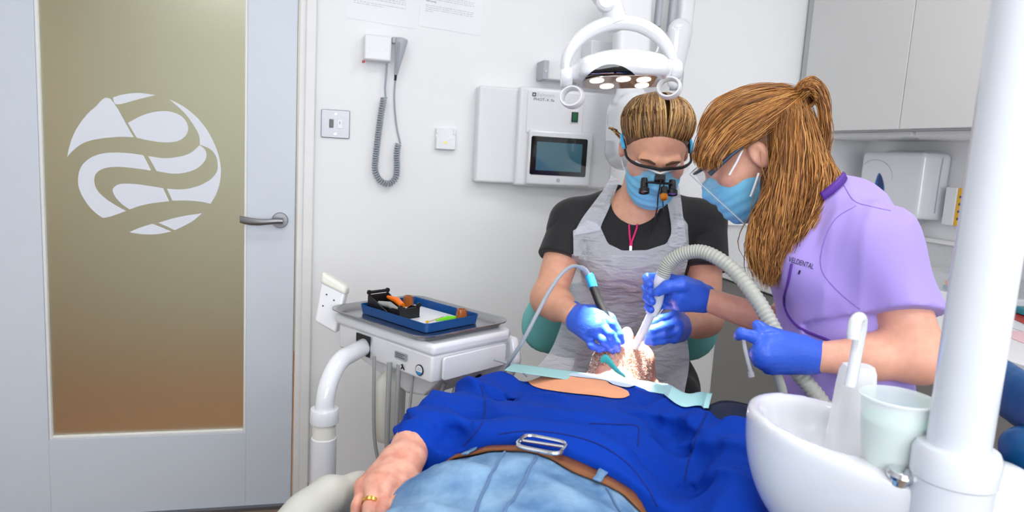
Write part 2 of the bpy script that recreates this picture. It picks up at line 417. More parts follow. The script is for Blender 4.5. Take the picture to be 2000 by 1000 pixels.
# ================================================================== door
door = bpy.data.objects.new('door_1', None); COL.objects.link(door); door.location = (-0.576, DY, 0); door['kind'] = 'structure'
x0, x1, g0, g1, gz0, gz1 = -1.035, -0.118, -0.881, -0.272, 0.284, 1.88
b = MB(); b.box((x0, DY, .006), (g0, DY+.044, 2.045)); b.build('stile', 'door_paint', door, bevel=.0015)
b = MB(); b.box((g1, DY, .006), (x1, DY+.044, 2.045)); b.build('stile', 'door_paint', door, bevel=.0015)
b = MB(); b.box((g0, DY, .006), (g1, DY+.044, gz0)); b.build('rail', 'door_paint', door, bevel=.0008)
b = MB(); b.box((g0, DY, gz1), (g1, DY+.044, 2.045)); b.build('rail', 'door_paint', door, bevel=.0008)
b = MB(); t = .009
for lo, hi in (((g0, DY+.004, gz0), (g0+t, DY+.018, gz1)), ((g1-t, DY+.004, gz0), (g1, DY+.018, gz1)), ((g0+t, DY+.004, gz0), (g1-t, DY+.018, gz0+t))): b.box(lo, hi)
b.build('glazing_bead', 'white_trim', door, bevel=.002)
MB().box((g0+.002, DY+.018, gz0+.002), (g1-.002, DY+.024, gz1-.002)).build('glass_pane', 'frosted_glass', door)
LOGO = [
 [(262,612),(272,570),(290,520),(325,465),(370,420),(430,386),(522,536),(470,534),(400,540),(340,553),(300,575)],
 [(441,381),(480,369),(540,363),(608,371),(540,388),(457,408)],
 [(500,480),(560,449),(620,435),(670,437),(710,455),(732,485),(733,515),(715,540),(685,553),(640,556),(590,550),(534,538)],
 [(660,387),(720,418),(778,468),(822,530),(852,600),(863,665),(857,720),(843,760),(823,796),(780,787),(730,783),(674,784),(652,737),(700,740),(745,735),(790,720),(828,696),(848,668),(850,640),(845,612),(825,585),(800,572),(780,565),(778,530),(758,492),(720,440)],
 [(579,610),(640,618),(700,612),(745,597),(780,567),(800,585),(806,610),(795,635),(765,660),(720,675),(670,678),(612,668)],
 [(560,606),(500,598),(440,596),(390,602),(345,622),(315,655),(305,700),(312,745),(340,795),(372,830),(402,852),(440,843),(493,824),(440,795),(400,765),(375,735),(368,700),(378,675),(400,660),(440,652),(500,654),(590,666)],
 [(440,745),(450,728),(475,718),(540,720),(637,735),(661,786),(600,793),(550,803),(506,818),(480,800),(455,775)],
 [(505,907),(550,888),(596,874),(669,904),(620,914),(560,915)],
 [(619,870),(700,847),(789,833),(750,865),(684,899)]]
LSH = ((0,6,7),(0,3,4),(0,11),(0,8,11,12,22),(0,4,11),(0,10,12,21),(4,5,8),(0,2,3),(0,2,4))
for pc, sharp in zip(LOGO, LSH):
    # round the outline between its corners
    pts = []; n = len(pc)
    for i in range(n):
        p0, p1, p2, p3 = [np.array(pc[(i+k) % n], float) for k in (-1, 0, 1, 2)]
        if i in sharp: p0 = 2*p1-p2
        if (i+1) % n in sharp: p3 = 2*p2-p1
        for k in range(5):
            t = k/5; pts.append(0.5*((2*p1)+(p2-p0)*t+(2*p0-5*p1+4*p2-p3)*t*t+(3*p1-p0-3*p2+p3)*t**3))
    q = [onY(x/2, y/2, DY+.0175) for x, y in pts]
    b = MB(frame((0, DY+.0178, 0), (1, 0, 0), z=(0, -1, 0))); b.prism([(p[0], p[2]) for p in q], 0, .0006)
    o = b.build('logo_piece', 'vinyl_white', door, smooth=False)
# lever handle on a round rose
c = onY(547, 430, DY); hF = frame((c[0], DY, c[2]), (1, 0, 0), z=(0, -1, 0))
h = MB(hF).lathe([(.0, 0), (.0265, 0), (.0265, .006), (.0245, .009), (.009, .0095), (.009, .045), (0, .045)], 36).build('handle', 'brushed_steel', door)
rows = []
for x, y, z, w_, t in ((.012, .002, .045, .0105, .010), (-.01, .001, .048, .0105, .009), (-.035, -.002, .050, .010, .0065), (-.06, -.004, .050, .0115, .005), (-.085, -.003, .048, .013, .0045), (-.108, .0, .043, .0135, .004), (-.124, .003, .038, .012, .0035)):
    rows.append([(x, y+w_*math.cos(a)*.95, z+t*math.sin(a)) for a in [2*PI*k/16 for k in range(17)]])
b = MB(hF); b.grid(rows); b._add(rows[0][:16], [list(range(16))]); b._add(rows[-1][:16], [list(range(16))[::-1]])
b.build('lever', 'brushed_steel', h)

# ================================================================== notices on the wall
def notice(label, corner_px, w_, h_, rot, lines):
    c = onY(*corner_px, DY); t = thing('notice', (c[0], DY, c[2]), label, 'notice', 'laminated notices')
    F = frame((c[0], DY-.0005, c[2]), (math.cos(rot), 0, -math.sin(rot)), z=(0, -1, 0))
    MB(F).prism(rrect(w_, h_, .004, 3, w_/2, h_/2), 0, .0006).build('laminate', 'paper', t, smooth=False)
    b = MB(F); d = MB(F); hd = 0
    for (yy, x0_, x1_, bold) in lines:
        x = x0_
        while x < x1_-.002:
            ww = min(random.uniform(.004, .014), x1_-x); tgt = d if bold else b
            hh = .0024 if bold else .0017
            for k in range(max(1, int(ww/.0017))):    # letters of a word
                lx = x+k*.0017; lh = hh*random.choice((.7, .7, .75, 1.0, 1.15)); tgt._add([(lx, yy, .0009), (lx+.0012, yy, .0009), (lx+.0012, yy+lh, .0009), (lx, yy+lh, .0009)], [(0, 1, 2, 3)])
            x += ww+.0018
            hd |= bold
    b.build('printed_text', 'print_grey', t, smooth=False)
    if hd: d.build('printed_heading', 'print_dark', t, smooth=False)
    return t, F
rot = .062
notice('laminated paper notice with dense grey text, above the wall-mounted handset', (675, 34), .235, .33, rot,
       [(.052+k*.0064, .022, .195 if k not in (0, 2) else (.12 if k == 0 else .055), 0) for k in range(26)])
t, F = notice('laminated paper notice with spaced paragraphs, nearest the dental lamp', (817, 50), .215, .33, rot,
       [(.052, .018, .045, 0)]+[(.0584+k*.0064, .018, .185, 0) for k in range(3)]+[(.0925+k*.0064, .018, .185, 0) for k in range(3)]+[(.113, .018, .045, 0), (.124, .09, .19, 1)]+[(.14+k*.0064, .018, .185, 0) for k in range(20)])
flat_text('printed_heading', 'Staff training', frame(F[:3, :3] @ np.array((.018, .0825, .0009))+F[:3, 3], F[:3, 0], z=(0, -1, 0)), .034, 'print_dark', t)

# ================================================================== switch plate
c = (onY(627, 214, DY)+onY(683, 270, DY))/2
sp = thing('switch_plate', (c[0], DY, c[2]), 'square brushed steel fused switch plate beside the door frame', 'switch')
F = frame((c[0], DY, c[2]), (1, 0, 0), z=(0, -1, 0))
MB(F).prism(rrect(.094, .094, .005), 0, .006).build('plate', 'brushed_steel', sp, bevel=.002)
MB(F).box((-.021, -.014, .005), (-.006, .016, .0075)).build('rocker_surround', 'grey_plastic', sp, bevel=.001)
MB(F).box((-.0195, -.012, .0075), (-.0075, .014, .0115)).build('rocker', mat('rocker_dark', (112, 110, 108), .4), sp, bevel=.002)
MB(F).box((.006, -.014, .005), (.023, .016, .0072)).build('fuse_holder', 'white_plastic', sp, bevel=.0015)
MB(F).box((.0115, .000, .0072), (.016, .008, .0076)).build('fuse_mark', 'grey_plastic', sp)
for s_ in (-1, 1):
    MB(frame((c[0], DY-.006, c[2]+s_*.033), (1, 0, 0), z=(0, -1, 0))).lathe([(0, 0), (.0042, 0), (.0036, .0012), (0, .0014)], 16).build('screw', 'chrome', sp)

# ================================================================== exposure handset on a coiled cord
A = onY(712, 64, DY-.05); B_ = onY(764, 122, DY-.05)
hs = thing('wall_handset', (A[0], DY, B_[2]), 'grey hand switch on a coiled cord hooked to a white wall box', 'handset')
MB().box((A[0], DY-.05, B_[2]+.002), (B_[0], DY-.001, A[2]-.002)).build('box', 'white_plastic', hs, bevel=.006)
for x in (722, 755):
    p = onY(x, 92 if x < 730 else 95, DY-.05); MB(frame(p, (1, 0, 0), z=(0, -1, 0))).lathe([(0, -.001), (.004, -.001), (.0034, .001), (0, .001)], 14).build('screw', 'white_trim', hs)
p = onY(709, 120, DY-.04); MB().box((p[0]-.003, DY-.05, p[2]-.004), (p[0]+.006, DY-.03, p[2]+.003)).build('indicator', 'red_plastic', hs, bevel=.001)
p = onY(770, 78, DY-.03); MB().box((p[0]-.008, DY-.045, p[2]-.012), (p[0]+.008, DY-.012, p[2]+.008)).build('hook', 'grey_plastic', hs, bevel=.003)
top = onY(785, 75, DY-.045); bot = onY(773, 146, DY-.035); rows = []
ax = nrm(bot-top); sd = nrm(np.cross(ax, (0, 1, 0))); L = np.linalg.norm(bot-top); nn = np.cross(sd, ax)
for t, wd, th in ((-.02, .008, .006), (0, .0185, .012), (.06, .021, .0135), (.18, .019, .013), (.4, .0155, .011), (.7, .0105, .008), (1, .0065, .006)):
    ce = top+ax*L*t; rows.append([ce+sd*wd*math.cos(a)+nn*th*math.sin(a) for a in [2*PI*k/20 for k in range(21)]])
b = MB(); b.grid(rows); b._add(rows[0][:20], [list(range(20))]); b._add(rows[-1][:20], [list(range(20))]); b.build('hand_switch', 'grey_plastic', hs)
MB().tube([onY(773, 145, DY-.035), onY(772, 157, DY-.033)], .0045, 10).build('strain_relief', 'black_plastic', hs)
sdir = nrm(onY(779, 80, DY-.06)-onY(775, 145, DY-.05))
MB().tube([onY(779, 82, DY-.0605), onY(774, 142, DY-.0445)], .0035, 8).build('grip_ridge', 'cord_grey', hs)
MB().tube([onY(*q, DY-.02) for q in ((756, 124), (754, 150), (752, 172), (753, 190))], .0032, 8).build('cable', 'cord_grey', hs)
MB().tube([onY(*q, DY-.025) for q in spline([(772, 157), (770, 185), (771, 215), (775, 250), (782, 281)], 16)], .0032, 8).build('cable', 'cord_grey', hs)
path = spline([(750, 190), (744, 225), (738, 270), (733, 315), (733, 335), (742, 352), (757, 359), (770, 352), (775, 335), (775, 300), (778, 281)], 400)
P3 = [onY(*q, DY-.022) for q in path]; acc = 0; cp = []
turns = 58; tot = sum(np.linalg.norm(P3[i+1]-P3[i]) for i in range(399))
for i in range(400):
    if i: acc += np.linalg.norm(P3[i]-P3[i-1])
    tg = nrm(P3[min(i+1, 399)]-P3[max(i-1, 0)]); n1 = nrm(np.cross(tg, (0, 1, 0))); n2 = np.array((0, -1, 0.))
    cp.append((P3[i], n1, n2, acc/tot))
coil = []; accs = np.array([c_[3] for c_ in cp])
for k in range(turns*12+1):
    c_, n1, n2, _ = cp[min(399, int(np.searchsorted(accs, k/(turns*12))))]; a = 2*PI*k/12
    coil.append(c_+.0088*(math.cos(a)*n1+math.sin(a)*n2))
MB().tube(coil, .0027, 6).build('coiled_cord', 'cord_grey', hs)

# ================================================================== empty sensor bracket
A = onY(852, 249, DY-.02); B_ = onY(890, 294, DY-.02)
br = thing('wall_bracket', (A[0], DY, B_[2]), 'small empty white plastic bracket on the wall left of the x-ray unit', 'bracket')
cx, cz = (A[0]+B_[0])/2, (A[2]+B_[2])/2; F = frame((cx, DY, cz), (1, 0, 0), z=(0, -1, 0)); w_, h_ = B_[0]-A[0], A[2]-B_[2]
MB(F).prism(rrect(w_, h_, .006), 0, .012).build('back_plate', 'white_plastic', br, bevel=.002)
MB(F).prism([(-w_/2+.002, -h_/2+.002), (w_/2-.002, -h_/2+.002), (w_/2-.002, .004), (w_*.26, .004), (w_*.14, -.006), (-w_*.2, -.006), (-w_*.3, .008), (-w_/2+.002, .008)], .012, .022).build('cradle', 'white_plastic', br, bevel=.002)
for s_ in (-1, 1): MB(F).box((s_*w_*.42-.004, .018, .012), (s_*w_*.42+.004, h_/2-.004, .018)).build('clip', 'white_plastic', br, bevel=.001)
mat('brass', (190, 165, 70), .3, metal=1)
MB(frame((cx-.002, DY-.022, cz-.012), (1, 0, 0), z=(0, -1, 0))).lathe([(.0022, 0), (.0045, 0), (.0045, .002), (.0022, .002)], 18).build('screw', 'brass', br)

# ================================================================== x-ray control unit
YB = DY-.085; YP = DY-.105
A = onY(937, 166, DY-.06); B_ = onY(1004, 359, DY-.06)
xr = thing('xray_control_unit', ((A[0]+.2), DY, B_[2]), 'white wall-mounted x-ray control box with a dark touch screen', 'x-ray unit')
MB().box((A[0], DY-.06, B_[2]), (onY(1012, 300, DY-.06)[0], DY-.001, A[2])).build('side_cover', 'white_plastic', xr, bevel=.008)
A2 = onY(1016, 168, YB); B2 = onY(1004, 362, YB); R2 = onY(1192, 365, YB)
MB().box((B2[0]+.002, YB, B2[2]), (R2[0], DY-.001, A2[2])).build('body', 'white_plastic', xr, bevel=.01, seg=4)
A3 = onY(1033, 250, YP); B3 = onY(1152, 366, YP); MB().box((onY(1032, 300, YP)[0], YP, B3[2]), (B3[0], YB+.001, onY(1090, 256, YP)[2])).build('screen_housing', 'white_gloss', xr, bevel=.008, seg=4)
MB().box((onY(1030, 200, YB)[0], YB-.004, onY(1080, 262, YB)[2]), (onY(1140, 200, YB)[0], YB+.001, onY(1080, 180, YB)[2])).build('upper_panel', 'white_plastic', xr, bevel=.002)
c = (onY(1036, 266, YP)+onY(1145, 345, YP))/2; F = frame((c[0], YP, c[2]), (1, 0, 0), z=(0, -1, 0))
W = onY(1146, 300, YP)[0]-onY(1036, 300, YP)[0]; Hh = onY(1090, 268, YP)[2]-onY(1090, 343, YP)[2]
MB(F).prism(rrect(W, Hh, .007), -.002, .002).build('screen_bezel', 'black_gloss', xr, bevel=.0008)
mat('screen_glass', (40, 78, 92), .05, coat=1.0, emit=((52, 104, 122), .25))
MB(F).box((-W*.40, -Hh*.38, .002), (W*.41, Hh*.36, .0024)).build('display', 'screen_glass', xr)
c = onY(1090, 352.5, YP); F = frame((c[0], YP, c[2]), (1, 0, 0), z=(0, -1, 0))
b = MB(F); b.lathe([(.0058, -.001), (.0072, -.001), (.0072, .001), (.0058, .001)], 24); b.build('button_ring', 'grey_plastic', xr)
MB(F).prism([(-.002, -.0034), (.004, 0), (-.002, .0034)], 0, .0006).build('button_mark', 'grey_plastic', xr)
c = onY(1121, 229, YB); MB().box((c[0]-.016, YB-.007, c[2]-.021), (c[0]+.015, YB-.003, c[2]+.021)).build('switch_surround', 'white_gloss', xr, bevel=.001)
mat('green_switch', (0, 92, 50), .3, coat=.3)
MB().box((c[0]-.0115, YB-.011, c[2]-.0175), (c[0]+.012, YB-.006, c[2]+.0175)).build('switch_frame', 'black_plastic', xr, bevel=.001)
MB().box((c[0]-.0085, YB-.013, c[2]-.0145), (c[0]+.009, YB-.010, c[2]+.0145)).build('power_switch', 'green_switch', xr, bevel=.002)
tF = lambda x, y: frame(onY(x, y, YB-.0042), (1, 0, 0), z=(0, -1, 0))
p0 = onY(1039, 189, YB); p1 = onY(1082, 189, YB); wd = p1[0]-p0[0]
F = tF(1039.5, 188)
b = MB(F); o_, i_ = .0135, .008
b._add([(0, 0, .0004), (o_, 0, .0004), (o_, o_, .0004), (0, o_, .0004), (.004, .004, .0004), (.0095, .004, .0004), (.0095, .0095, .0004), (.004, .0095, .0004)], [(0, 1, 5, 4), (1, 2, 6, 5), (2, 3, 7, 6), (3, 0, 4, 7)]); b.build('maker_mark', 'print_dark', xr, smooth=False)
F2 = F.copy(); F2[:3, 3] += F[:3, 0]*.0165
flat_text('maker_name', 'Belmont', F2, wd*.80, 'print_grey', xr, .0003, 1.0, .012, .0135)
F3 = F2.copy(); F3[:3, 3] += F[:3, 0]*.0003; mat('print_pale', (232, 234, 238), .5)
flat_text('maker_name_fill', 'Belmont', F3, wd*.79, 'print_pale', xr, .0005, 1.0, -.010, .0125)
flat_text('model_name', 'PHOT-X IIs', tF(1042.5, 196), wd*.93, 'print_dark', xr, .0004, 1.05, .004, .0095)

# ================================================================== x-ray arm and tube head
xa = thing('xray_machine', onY(1250, 150, DY), 'white wall-mounted x-ray arm with rounded tube head behind the lamp', 'x-ray arm')
A = onY(1062, 117, DY-.07); B_ = onY(1106, 160, DY-.07)
MB().box((A[0], DY-.07, B_[2]+.004), (onY(1240, 140, DY-.07)[0], DY-.02, A[2]-.004)).build('wall_beam', 'white_plastic', xa, bevel=.004)
MB().box((A[0]-.004, DY-.085, B_[2]+.001), (A[0]+.016, DY-.001, A[2]-.002)).build('beam_end_plate', 'grey_plastic', xa, bevel=.002)
p = onY(1066, 139, DY-.085); MB(frame(p, (1, 0, 0), z=(0, -1, 0))).lathe([(0, 0), (.005, 0), (.004, .003), (0, .003)], 14).build('screw', 'chrome', xa)
q0 = onY(1176, 110, DY-.08); MB().box((q0[0]-.05, DY-.10, q0[2]-.03), (q0[0]+.055, DY-.001, q0[2]+.05)).build('wall_mount', 'white_plastic', xa, bevel=.005)
def bar(name, pts, w_, th, m, parent):   # flat arm with rounded corners along a path in picture terms
    b = MB(); rows = []
    pts = [np.asarray(p, float) for p in pts]
    for i, p in enumerate(pts):
        tg = nrm(pts[min(i+1, len(pts)-1)]-pts[max(i-1, 0)]); sd = nrm(np.cross(tg, (0, 1, 0))); nn = np.cross(sd, tg)
        rows.append([p+sd*x+nn*y for x, y in rrect(w_[i] if not np.isscalar(w_) else w_, th, th*.35, 3)]+[])
    rows = [r+[r[0]] for r in rows]; b.grid(rows); n = len(rows[0])-1
    b._add(rows[0][:n], [list(range(n))]); b._add(rows[-1][:n], [list(range(n))[::-1]])
    return b.build(name, m, parent)
bar('lower_arm', [onY(1240, -60, 2.28), onY(1234, 60, 2.28), onY(1230, 170, 2.28)], .125, .06, 'white_plastic', xa)
bar('arm_rail', [onY(1292, -40, 2.33), onY(1283, 52, 2.33)], .022, .03, 'grey_plastic', xa)
bar('arm_rail', [onY(1320, -40, 2.33), onY(1309, 62, 2.33)], .026, .03, 'grey_plastic', xa)
bar('upper_arm', [onY(1345, -60, 2.36), onY(1338, 20, 2.36), onY(1330, 90, 2.36)], .06, .05, 'white_plastic', xa)
s_ = SDF(onY(1330, 110, 2.3)-np.array((.12, .12, .22)), onY(1330, 110, 2.3)+np.array((.12, .12, .22)), .006)
s_.cap(onY(1328, 62, 2.3), onY(1316, 160, 2.3), .046, .026, q=.6, side=(1, 0, 0)); s_.build('elbow_cover', 'white_gloss', xa, 2)
A = onY(1324, 140, 2.34); MB().box((A[0]-.008, 2.32, onY(1326, 176, 2.34)[2]), (A[0]+.014, 2.38, A[2])).build('bracket_plate', 'grey_plastic', xa, bevel=.002)
hc = onY(1236, 258, 2.2)
s_ = SDF(hc-.22, hc+.22, .007); F = frame(hc, (1, 0, 0), z=(0, 0.1, 1))
s_.rbox(F, (.078, .10, .125), .065, k=.03); s_.cap(hc+(0, 0.02, .08), hc+(-.01, .06, .19), .045, .04, k=.04); s_.build('tube_head', 'white_gloss', xa, 2)
MB().tube([onY(x, y, 2.27) for x, y in spline([(1288, 80), (1283, 100), (1272, 115), (1258, 128)], 10)], .004, 8).build('cable', 'white_plastic', xa)
# ================================================================== cabinets on the right wall
mat('cabinet_face', (216, 216, 215), .4, var=(2, .02))
mat('cabinet_edge', (182, 184, 187), .45)
mat('base_face', (150, 147, 142), .5, var=(2, .03))
mat('worktop', (226, 226, 228), .35, var=(420, .0), c2=(226, 226, 228))
def speckle(name, c, dots, scale=260, thr=.3):
    m = mat(name, c, .4); nt = m.node_tree; b = nt.nodes['Principled BSDF']
    tc = nt.nodes.new('ShaderNodeTexCoord'); v = nt.nodes.new('ShaderNodeTexVoronoi'); v.inputs['Scale'].default_value = scale
    r = nt.nodes.new('ShaderNodeValToRGB'); r.color_ramp.interpolation = 'CONSTANT'
    n = nt.nodes.new('ShaderNodeTexNoise'); n.inputs['Scale'].default_value = scale*.35
    ad = nt.nodes.new('ShaderNodeMath'); ad.operation = 'MULTIPLY'
    r.color_ramp.elements[0].color = (*lin(dots), 1); r.color_ramp.elements[1].position = thr; r.color_ramp.elements[1].color = (*lin(c), 1)
    nt.links.new(tc.outputs['Object'], v.inputs['Vector']); nt.links.new(tc.outputs['Object'], n.inputs['Vector'])
    nt.links.new(v.outputs['Distance'], ad.inputs[0]); nt.links.new(n.outputs['Fac'], ad.inputs[1]); nt.links.new(ad.outputs[0], r.inputs['Fac'])
    nt.links.new(r.outputs['Color'], b.inputs['Base Color']); return m
speckle('terrazzo', (214, 215, 217), (176, 178, 182), 240, .10)
speckle('terrazzo_top', (230, 230, 232), (150, 150, 160), 150, .05)
CX = 1.77
ys = [2.487, 1.945, 1.40, .86]
for i, lb in enumerate(('grey wall cabinet nearest the back wall corner', 'grey wall cabinet above the paper towel dispenser', 'grey wall cabinet hidden behind the white lamp post')):
    y1, y0 = ys[i], ys[i+1]
    c_ = thing('wall_cabinet', (2.0, (y0+y1)/2, 1.45), lb, 'cabinet', 'grey wall cabinets')
    MB().box((CX+.02, y0+.001, 1.452), (XR-.001, y1-.001, 2.3)).build('carcass', 'cabinet_edge', c_, bevel=.001)
    MB().box((CX, y0+.002, 1.455), (CX+.019, y1-(.035 if i == 0 else .002), 2.3)).build('door', 'cabinet_face', c_, bevel=.0015)
    if i == 0: MB().box((CX+.004, y1-.032, 1.455), (CX+.019, y1-.001, 2.3)).build('filler_strip', 'cabinet_edge', c_, bevel=.001)
    MB().box((CX+.06, y0+.01, 1.438), (XR-.002, y1-.01, 1.4515)).build('light_shelf', 'white_trim', c_, bevel=.001)
    for k in range(2 if i else 1):
        MB(frame((1.93, y0+.12+.26*k, 1.438), (1, 0, 0), z=(0, 0, -1))).lathe([(0, 0), (.028, 0), (.026, .003), (0, .003)], 20).build('downlight', 'grey_plastic', c_)
WT = .905
wt = tag(MB().box((1.50, -1.2, WT-.036), (XR-.001, DY-.001, WT)).build('worktop', 'terrazzo_top', bevel=.003), 'long pale speckled worktop along the right wall', 'worktop')
for i in range(5):
    y1 = DY-.002-.6*i; y0 = y1-.598
    lb = ('grey base cabinet in the back corner under the worktop', 'second grey base cabinet from the back corner', 'third grey base cabinet from the back corner', 'fourth grey base cabinet from the back corner', 'grey base cabinet under the near end of the worktop')[i]
    c_ = thing('base_cabinet', (1.8, (y0+y1)/2, 0), lb, 'cabinet', 'grey base cabinets')
    MB().box((1.545, y0, .1), (XR-.001, y1, WT-.037)).build('carcass', 'cabinet_edge', c_)
    MB().box((1.525, y0+.002, .105), (1.544, y1-.002, WT-.05)).build('door', 'base_face', c_, bevel=.0015)
    MB().box((1.58, y0, 0), (1.6, y1, .099)).build('plinth', 'base_face', c_)
struct('trim_4', MB().box((XR-.014, -1.2, WT+.001), (XR-.001, DY-.016, 1.075)), 'terrazzo', bevel=.001)
struct('trim_5', MB().box((1.50, DY-.015, WT+.001), (XR-.001, DY-.001, 1.075)), 'terrazzo', bevel=.001)
struct('trim_6', MB().box((XR-.03, -1.2, 1.076), (XR-.001, DY-.032, 1.092)), 'white_trim', bevel=.002)
struct('trim_7', MB().box((1.50, DY-.03, 1.076), (XR-.001, DY-.001, 1.092)), 'white_trim', bevel=.002)
# ---- towel dispenser
dp = thing('towel_dispenser', (XR, 2.1, 1.15), 'white paper towel dispenser with a blue teardrop window', 'dispenser')
a = SDF((1.93, 1.86, 1.10), (2.14, 2.40, 1.46), .005)
a.rbox(frame((2.055, 2.207, 1.275), (1, 0, 0), z=(.10, 0, 1)), (.062, .152, .118), .018, k=.01); a.rbox(frame((2.07, 2.18, 1.365), (1, 0, 0), z=(0, 0, 1)), (.045, .10, .032), .02, k=.02); a.plane((XR-.002, 0, 0), (1, 0, 0)); dpo = a.build('cover', 'white_gloss', dp, 1)
T = bvh(dpo)
b = MB(); b.grid(patch(T, [(1841, 308), (1832, 360), (1822, 430)], [(1843, 308), (1834, 360), (1824, 430)], 12, 3, .001)); b.build('cover_seam', 'grey_plastic', dp)
mat('blue_window', (12, 88, 170), .15, coat=.5); mat('blue_window_dark', (8, 56, 110), .2)
tear = lambda cx, cy, w_, h: ([(cx, cy-h)]+[(cx-w_*math.sin(t)*(.35+.65*(1-math.cos(t))/2)**.8*1.1, cy-h*math.cos(t)) for t in np.linspace(.25, PI-.02, 12)], [(cx, cy-h)]+[(cx+w_*math.sin(t)*(.35+.65*(1-math.cos(t))/2)**.8*1.1, cy-h*math.cos(t)) for t in np.linspace(.25, PI-.02, 12)])
l_, r_ = tear(1718, 361, 11, 23); MB().grid(patch(T, l_, r_, 24, 7, .0015)).build('level_window', 'blue_window', dp)
l_, r_ = tear(1719.5, 358, 6, 17); MB().grid(patch(T, l_, r_, 24, 5, .0025)).build('level_window_centre', 'blue_window_dark', dp)
arc = [(1710+33*math.cos(t), 345+33*math.sin(t)) for t in np.linspace(-2.3, .2, 14)]
b = MB(); pts = [hit(T, *q, .0) for q in arc]; pts = [q for q in pts if q is not None]; b.tube(pts, .0012, 6); b.build('cover_crease', 'cabinet_edge', dp)
MB().box((2.04, 2.12, 1.14), (2.10, 2.26, 1.17)).build('towel_slot', 'grey_plastic', dp)
tag(MB(frame((2.05, 2.19, 1.122), (0, 1, 0), z=(-.6, 0, .5))).box((-.05, -.04, 0), (.05, .03, .001)).build('paper_towel', 'paper'), 'white paper towel hanging out of the dispenser', 'towel')
# ---- leaflet holder with yellow card
lf = thing('wall_card_holder', onX(1872, 440, XR), 'white holder with a yellow card on the right wall', 'card holder')
A = onX(1860, 366, XR-.04); B_ = onX(1874, 442, XR-.04)
mat('yellow_card', (236, 182, 40), .5)
MB().box((XR-.05, A[1]-.03, B_[2]), (XR-.001, A[1]+.015, A[2])).build('holder', 'white_plastic', lf, bevel=.002)
MB().box((XR-.045, A[1]-.09, B_[2]), (XR-.001, A[1]-.0305, A[2])).build('card', 'yellow_card', lf, bevel=.001)
for k in range(4): MB().box((XR-.046, A[1]-.075, B_[2]+.02+.025*k), (XR-.0455, A[1]-.04, B_[2]+.028+.025*k)).build('print', 'print_dark', lf)
# ---- things on the worktop
mat('teal', (20, 142, 160), .4); mat('orange_plastic', (240, 150, 30), .4); mat('clear_plastic', (225, 232, 236), .1, trans=.9); mat('pink_paper', (236, 196, 204), .6)
c = onZ(1836, 596, WT); cx, cy = c[0]+.14, c[1]
ob = thing('instrument_organiser', (cx, cy, WT), 'white organiser box with a clear lid beside the nurse sleeve', 'organiser')
MB().box((cx-.14, cy-.12, WT+.001), (cx+.14, cy+.12, WT+.045)).build('drawer_base', 'white_plastic', ob, bevel=.004)
MB().prism([(cx-.142, cy-.075), (cx-.1405, cy-.075), (cx-.1405, cy+.0), (cx-.142, cy+.0)], WT+.01, WT+.035).build('drawer_pull', 'white_trim', ob, bevel=.002)
b = MB(); b.box((cx-.13, cy-.11, WT+.10), (cx+.13, cy+.11, WT+.104)); b.box((cx-.13, cy-.11, WT+.046), (cx-.127, cy+.11, WT+.0995)); b.build('clear_cover', thin('clear_film', (230, 236, 242), .25, .1)[0], ob)
for k, (m_, l_) in enumerate((('teal', 'teal instrument pouch, lowest in the clear organiser'), ('orange_plastic', 'orange instrument pouch in the clear organiser'), ('teal', 'teal instrument pouch, topmost in the clear organiser'))):
    z = WT+.0465+.016*k; tag(MB(frame((cx-.03, cy+.01*k, z), (math.cos(.3*k-.2), math.sin(.3*k-.2), 0), z=(0, 0, 1))).prism(rrect(.16, .05, .01), 0, .014).build('instrument_pouch', m_, bevel=.003), l_, 'pouch', 'pouches in the organiser')
c = onZ(1988, 610, WT+.02); tag(MB(frame((c[0]+.05, c[1], WT+.0075), (.3, 1, 0), z=(0, 0, 1))).prism(rrect(.12, .04, .01), 0, .02).build('teal_case', 'teal', bevel=.004), 'small teal case on the worktop right of the lamp post', 'case')
c = onZ(1996, 622, WT+.005); tag(MB(frame((c[0]+.03, c[1]-.03, WT+.0035), (.5, 1, 0), z=(0, 0, 1))).box((-.10, -.07, 0), (.10, .07, .003)).build('booklet', 'red_plastic', bevel=.001), 'red booklet under the teal case on the worktop', 'booklet')
c = onZ(1978, 634, WT); tag(MB(frame((c[0]+.05, c[1], WT+.001), (.2, 1, 0), z=(0, 0, 1))).box((-.12, -.09, 0), (.12, .09, .002)).build('paper_sheet', 'paper'), 'white paper sheet on the worktop beside the pink one', 'paper')
c = onZ(1975, 664, WT); tag(MB(frame((c[0]+.10, c[1]-.05, WT+.0005), (.35, 1, 0), z=(0, 0, 1))).box((-.13, -.10, 0), (.13, .10, .0012)).build('pink_sheet', 'pink_paper'), 'pale pink paper sheet near the worktop edge', 'paper')

# ================================================================== dental lamp
LD = 1.58
dl = thing('dental_lamp', P(1212, 100, LD), 'white dental operating lamp with curved yoke and ring handles', 'lamp')
hx = nrm(RGT+UPV*.03); ln = nrm(-UPV*.985-FWD*.05); hy = nrm(np.cross(ln, hx))      # ln = the way the lamp shines
hC = P(1214, 143, LD)
lo, hi = hC-.2, hC+.2
a = SDF(lo, hi, .004); F = frame(hC, hx, z=-ln)
a.rbox(frame(hC, hx, z=-ln), (.098, .058, .024), .02, k=.01); a.ell(hC-ln*.010+hy*.0, (.104, .066, .040), F, k=.02)
for s_, px in ((-1, (1112, 148)), (1, (1316, 133))): a.cap(hC+hx*s_*.08, P(*px, LD)-hx*s_*.006, .022, .017, k=.02)
a.plane(hC+ln*.019, ln, .002)
hd = a.build('lamp_head', 'white_gloss', dl, 1); T = bvh(hd)
up = [(1143+100*t, 152-25*math.sin(PI*t)**.8-3*t) for t in np.linspace(0, 1, 16)]; dn = [(1143+100*t, 153-5.5*t) for t in np.linspace(0, 1, 16)]
MB().grid(patch(T, up, dn, 30, 8, .001)).build('front_visor', 'black_gloss', dl)
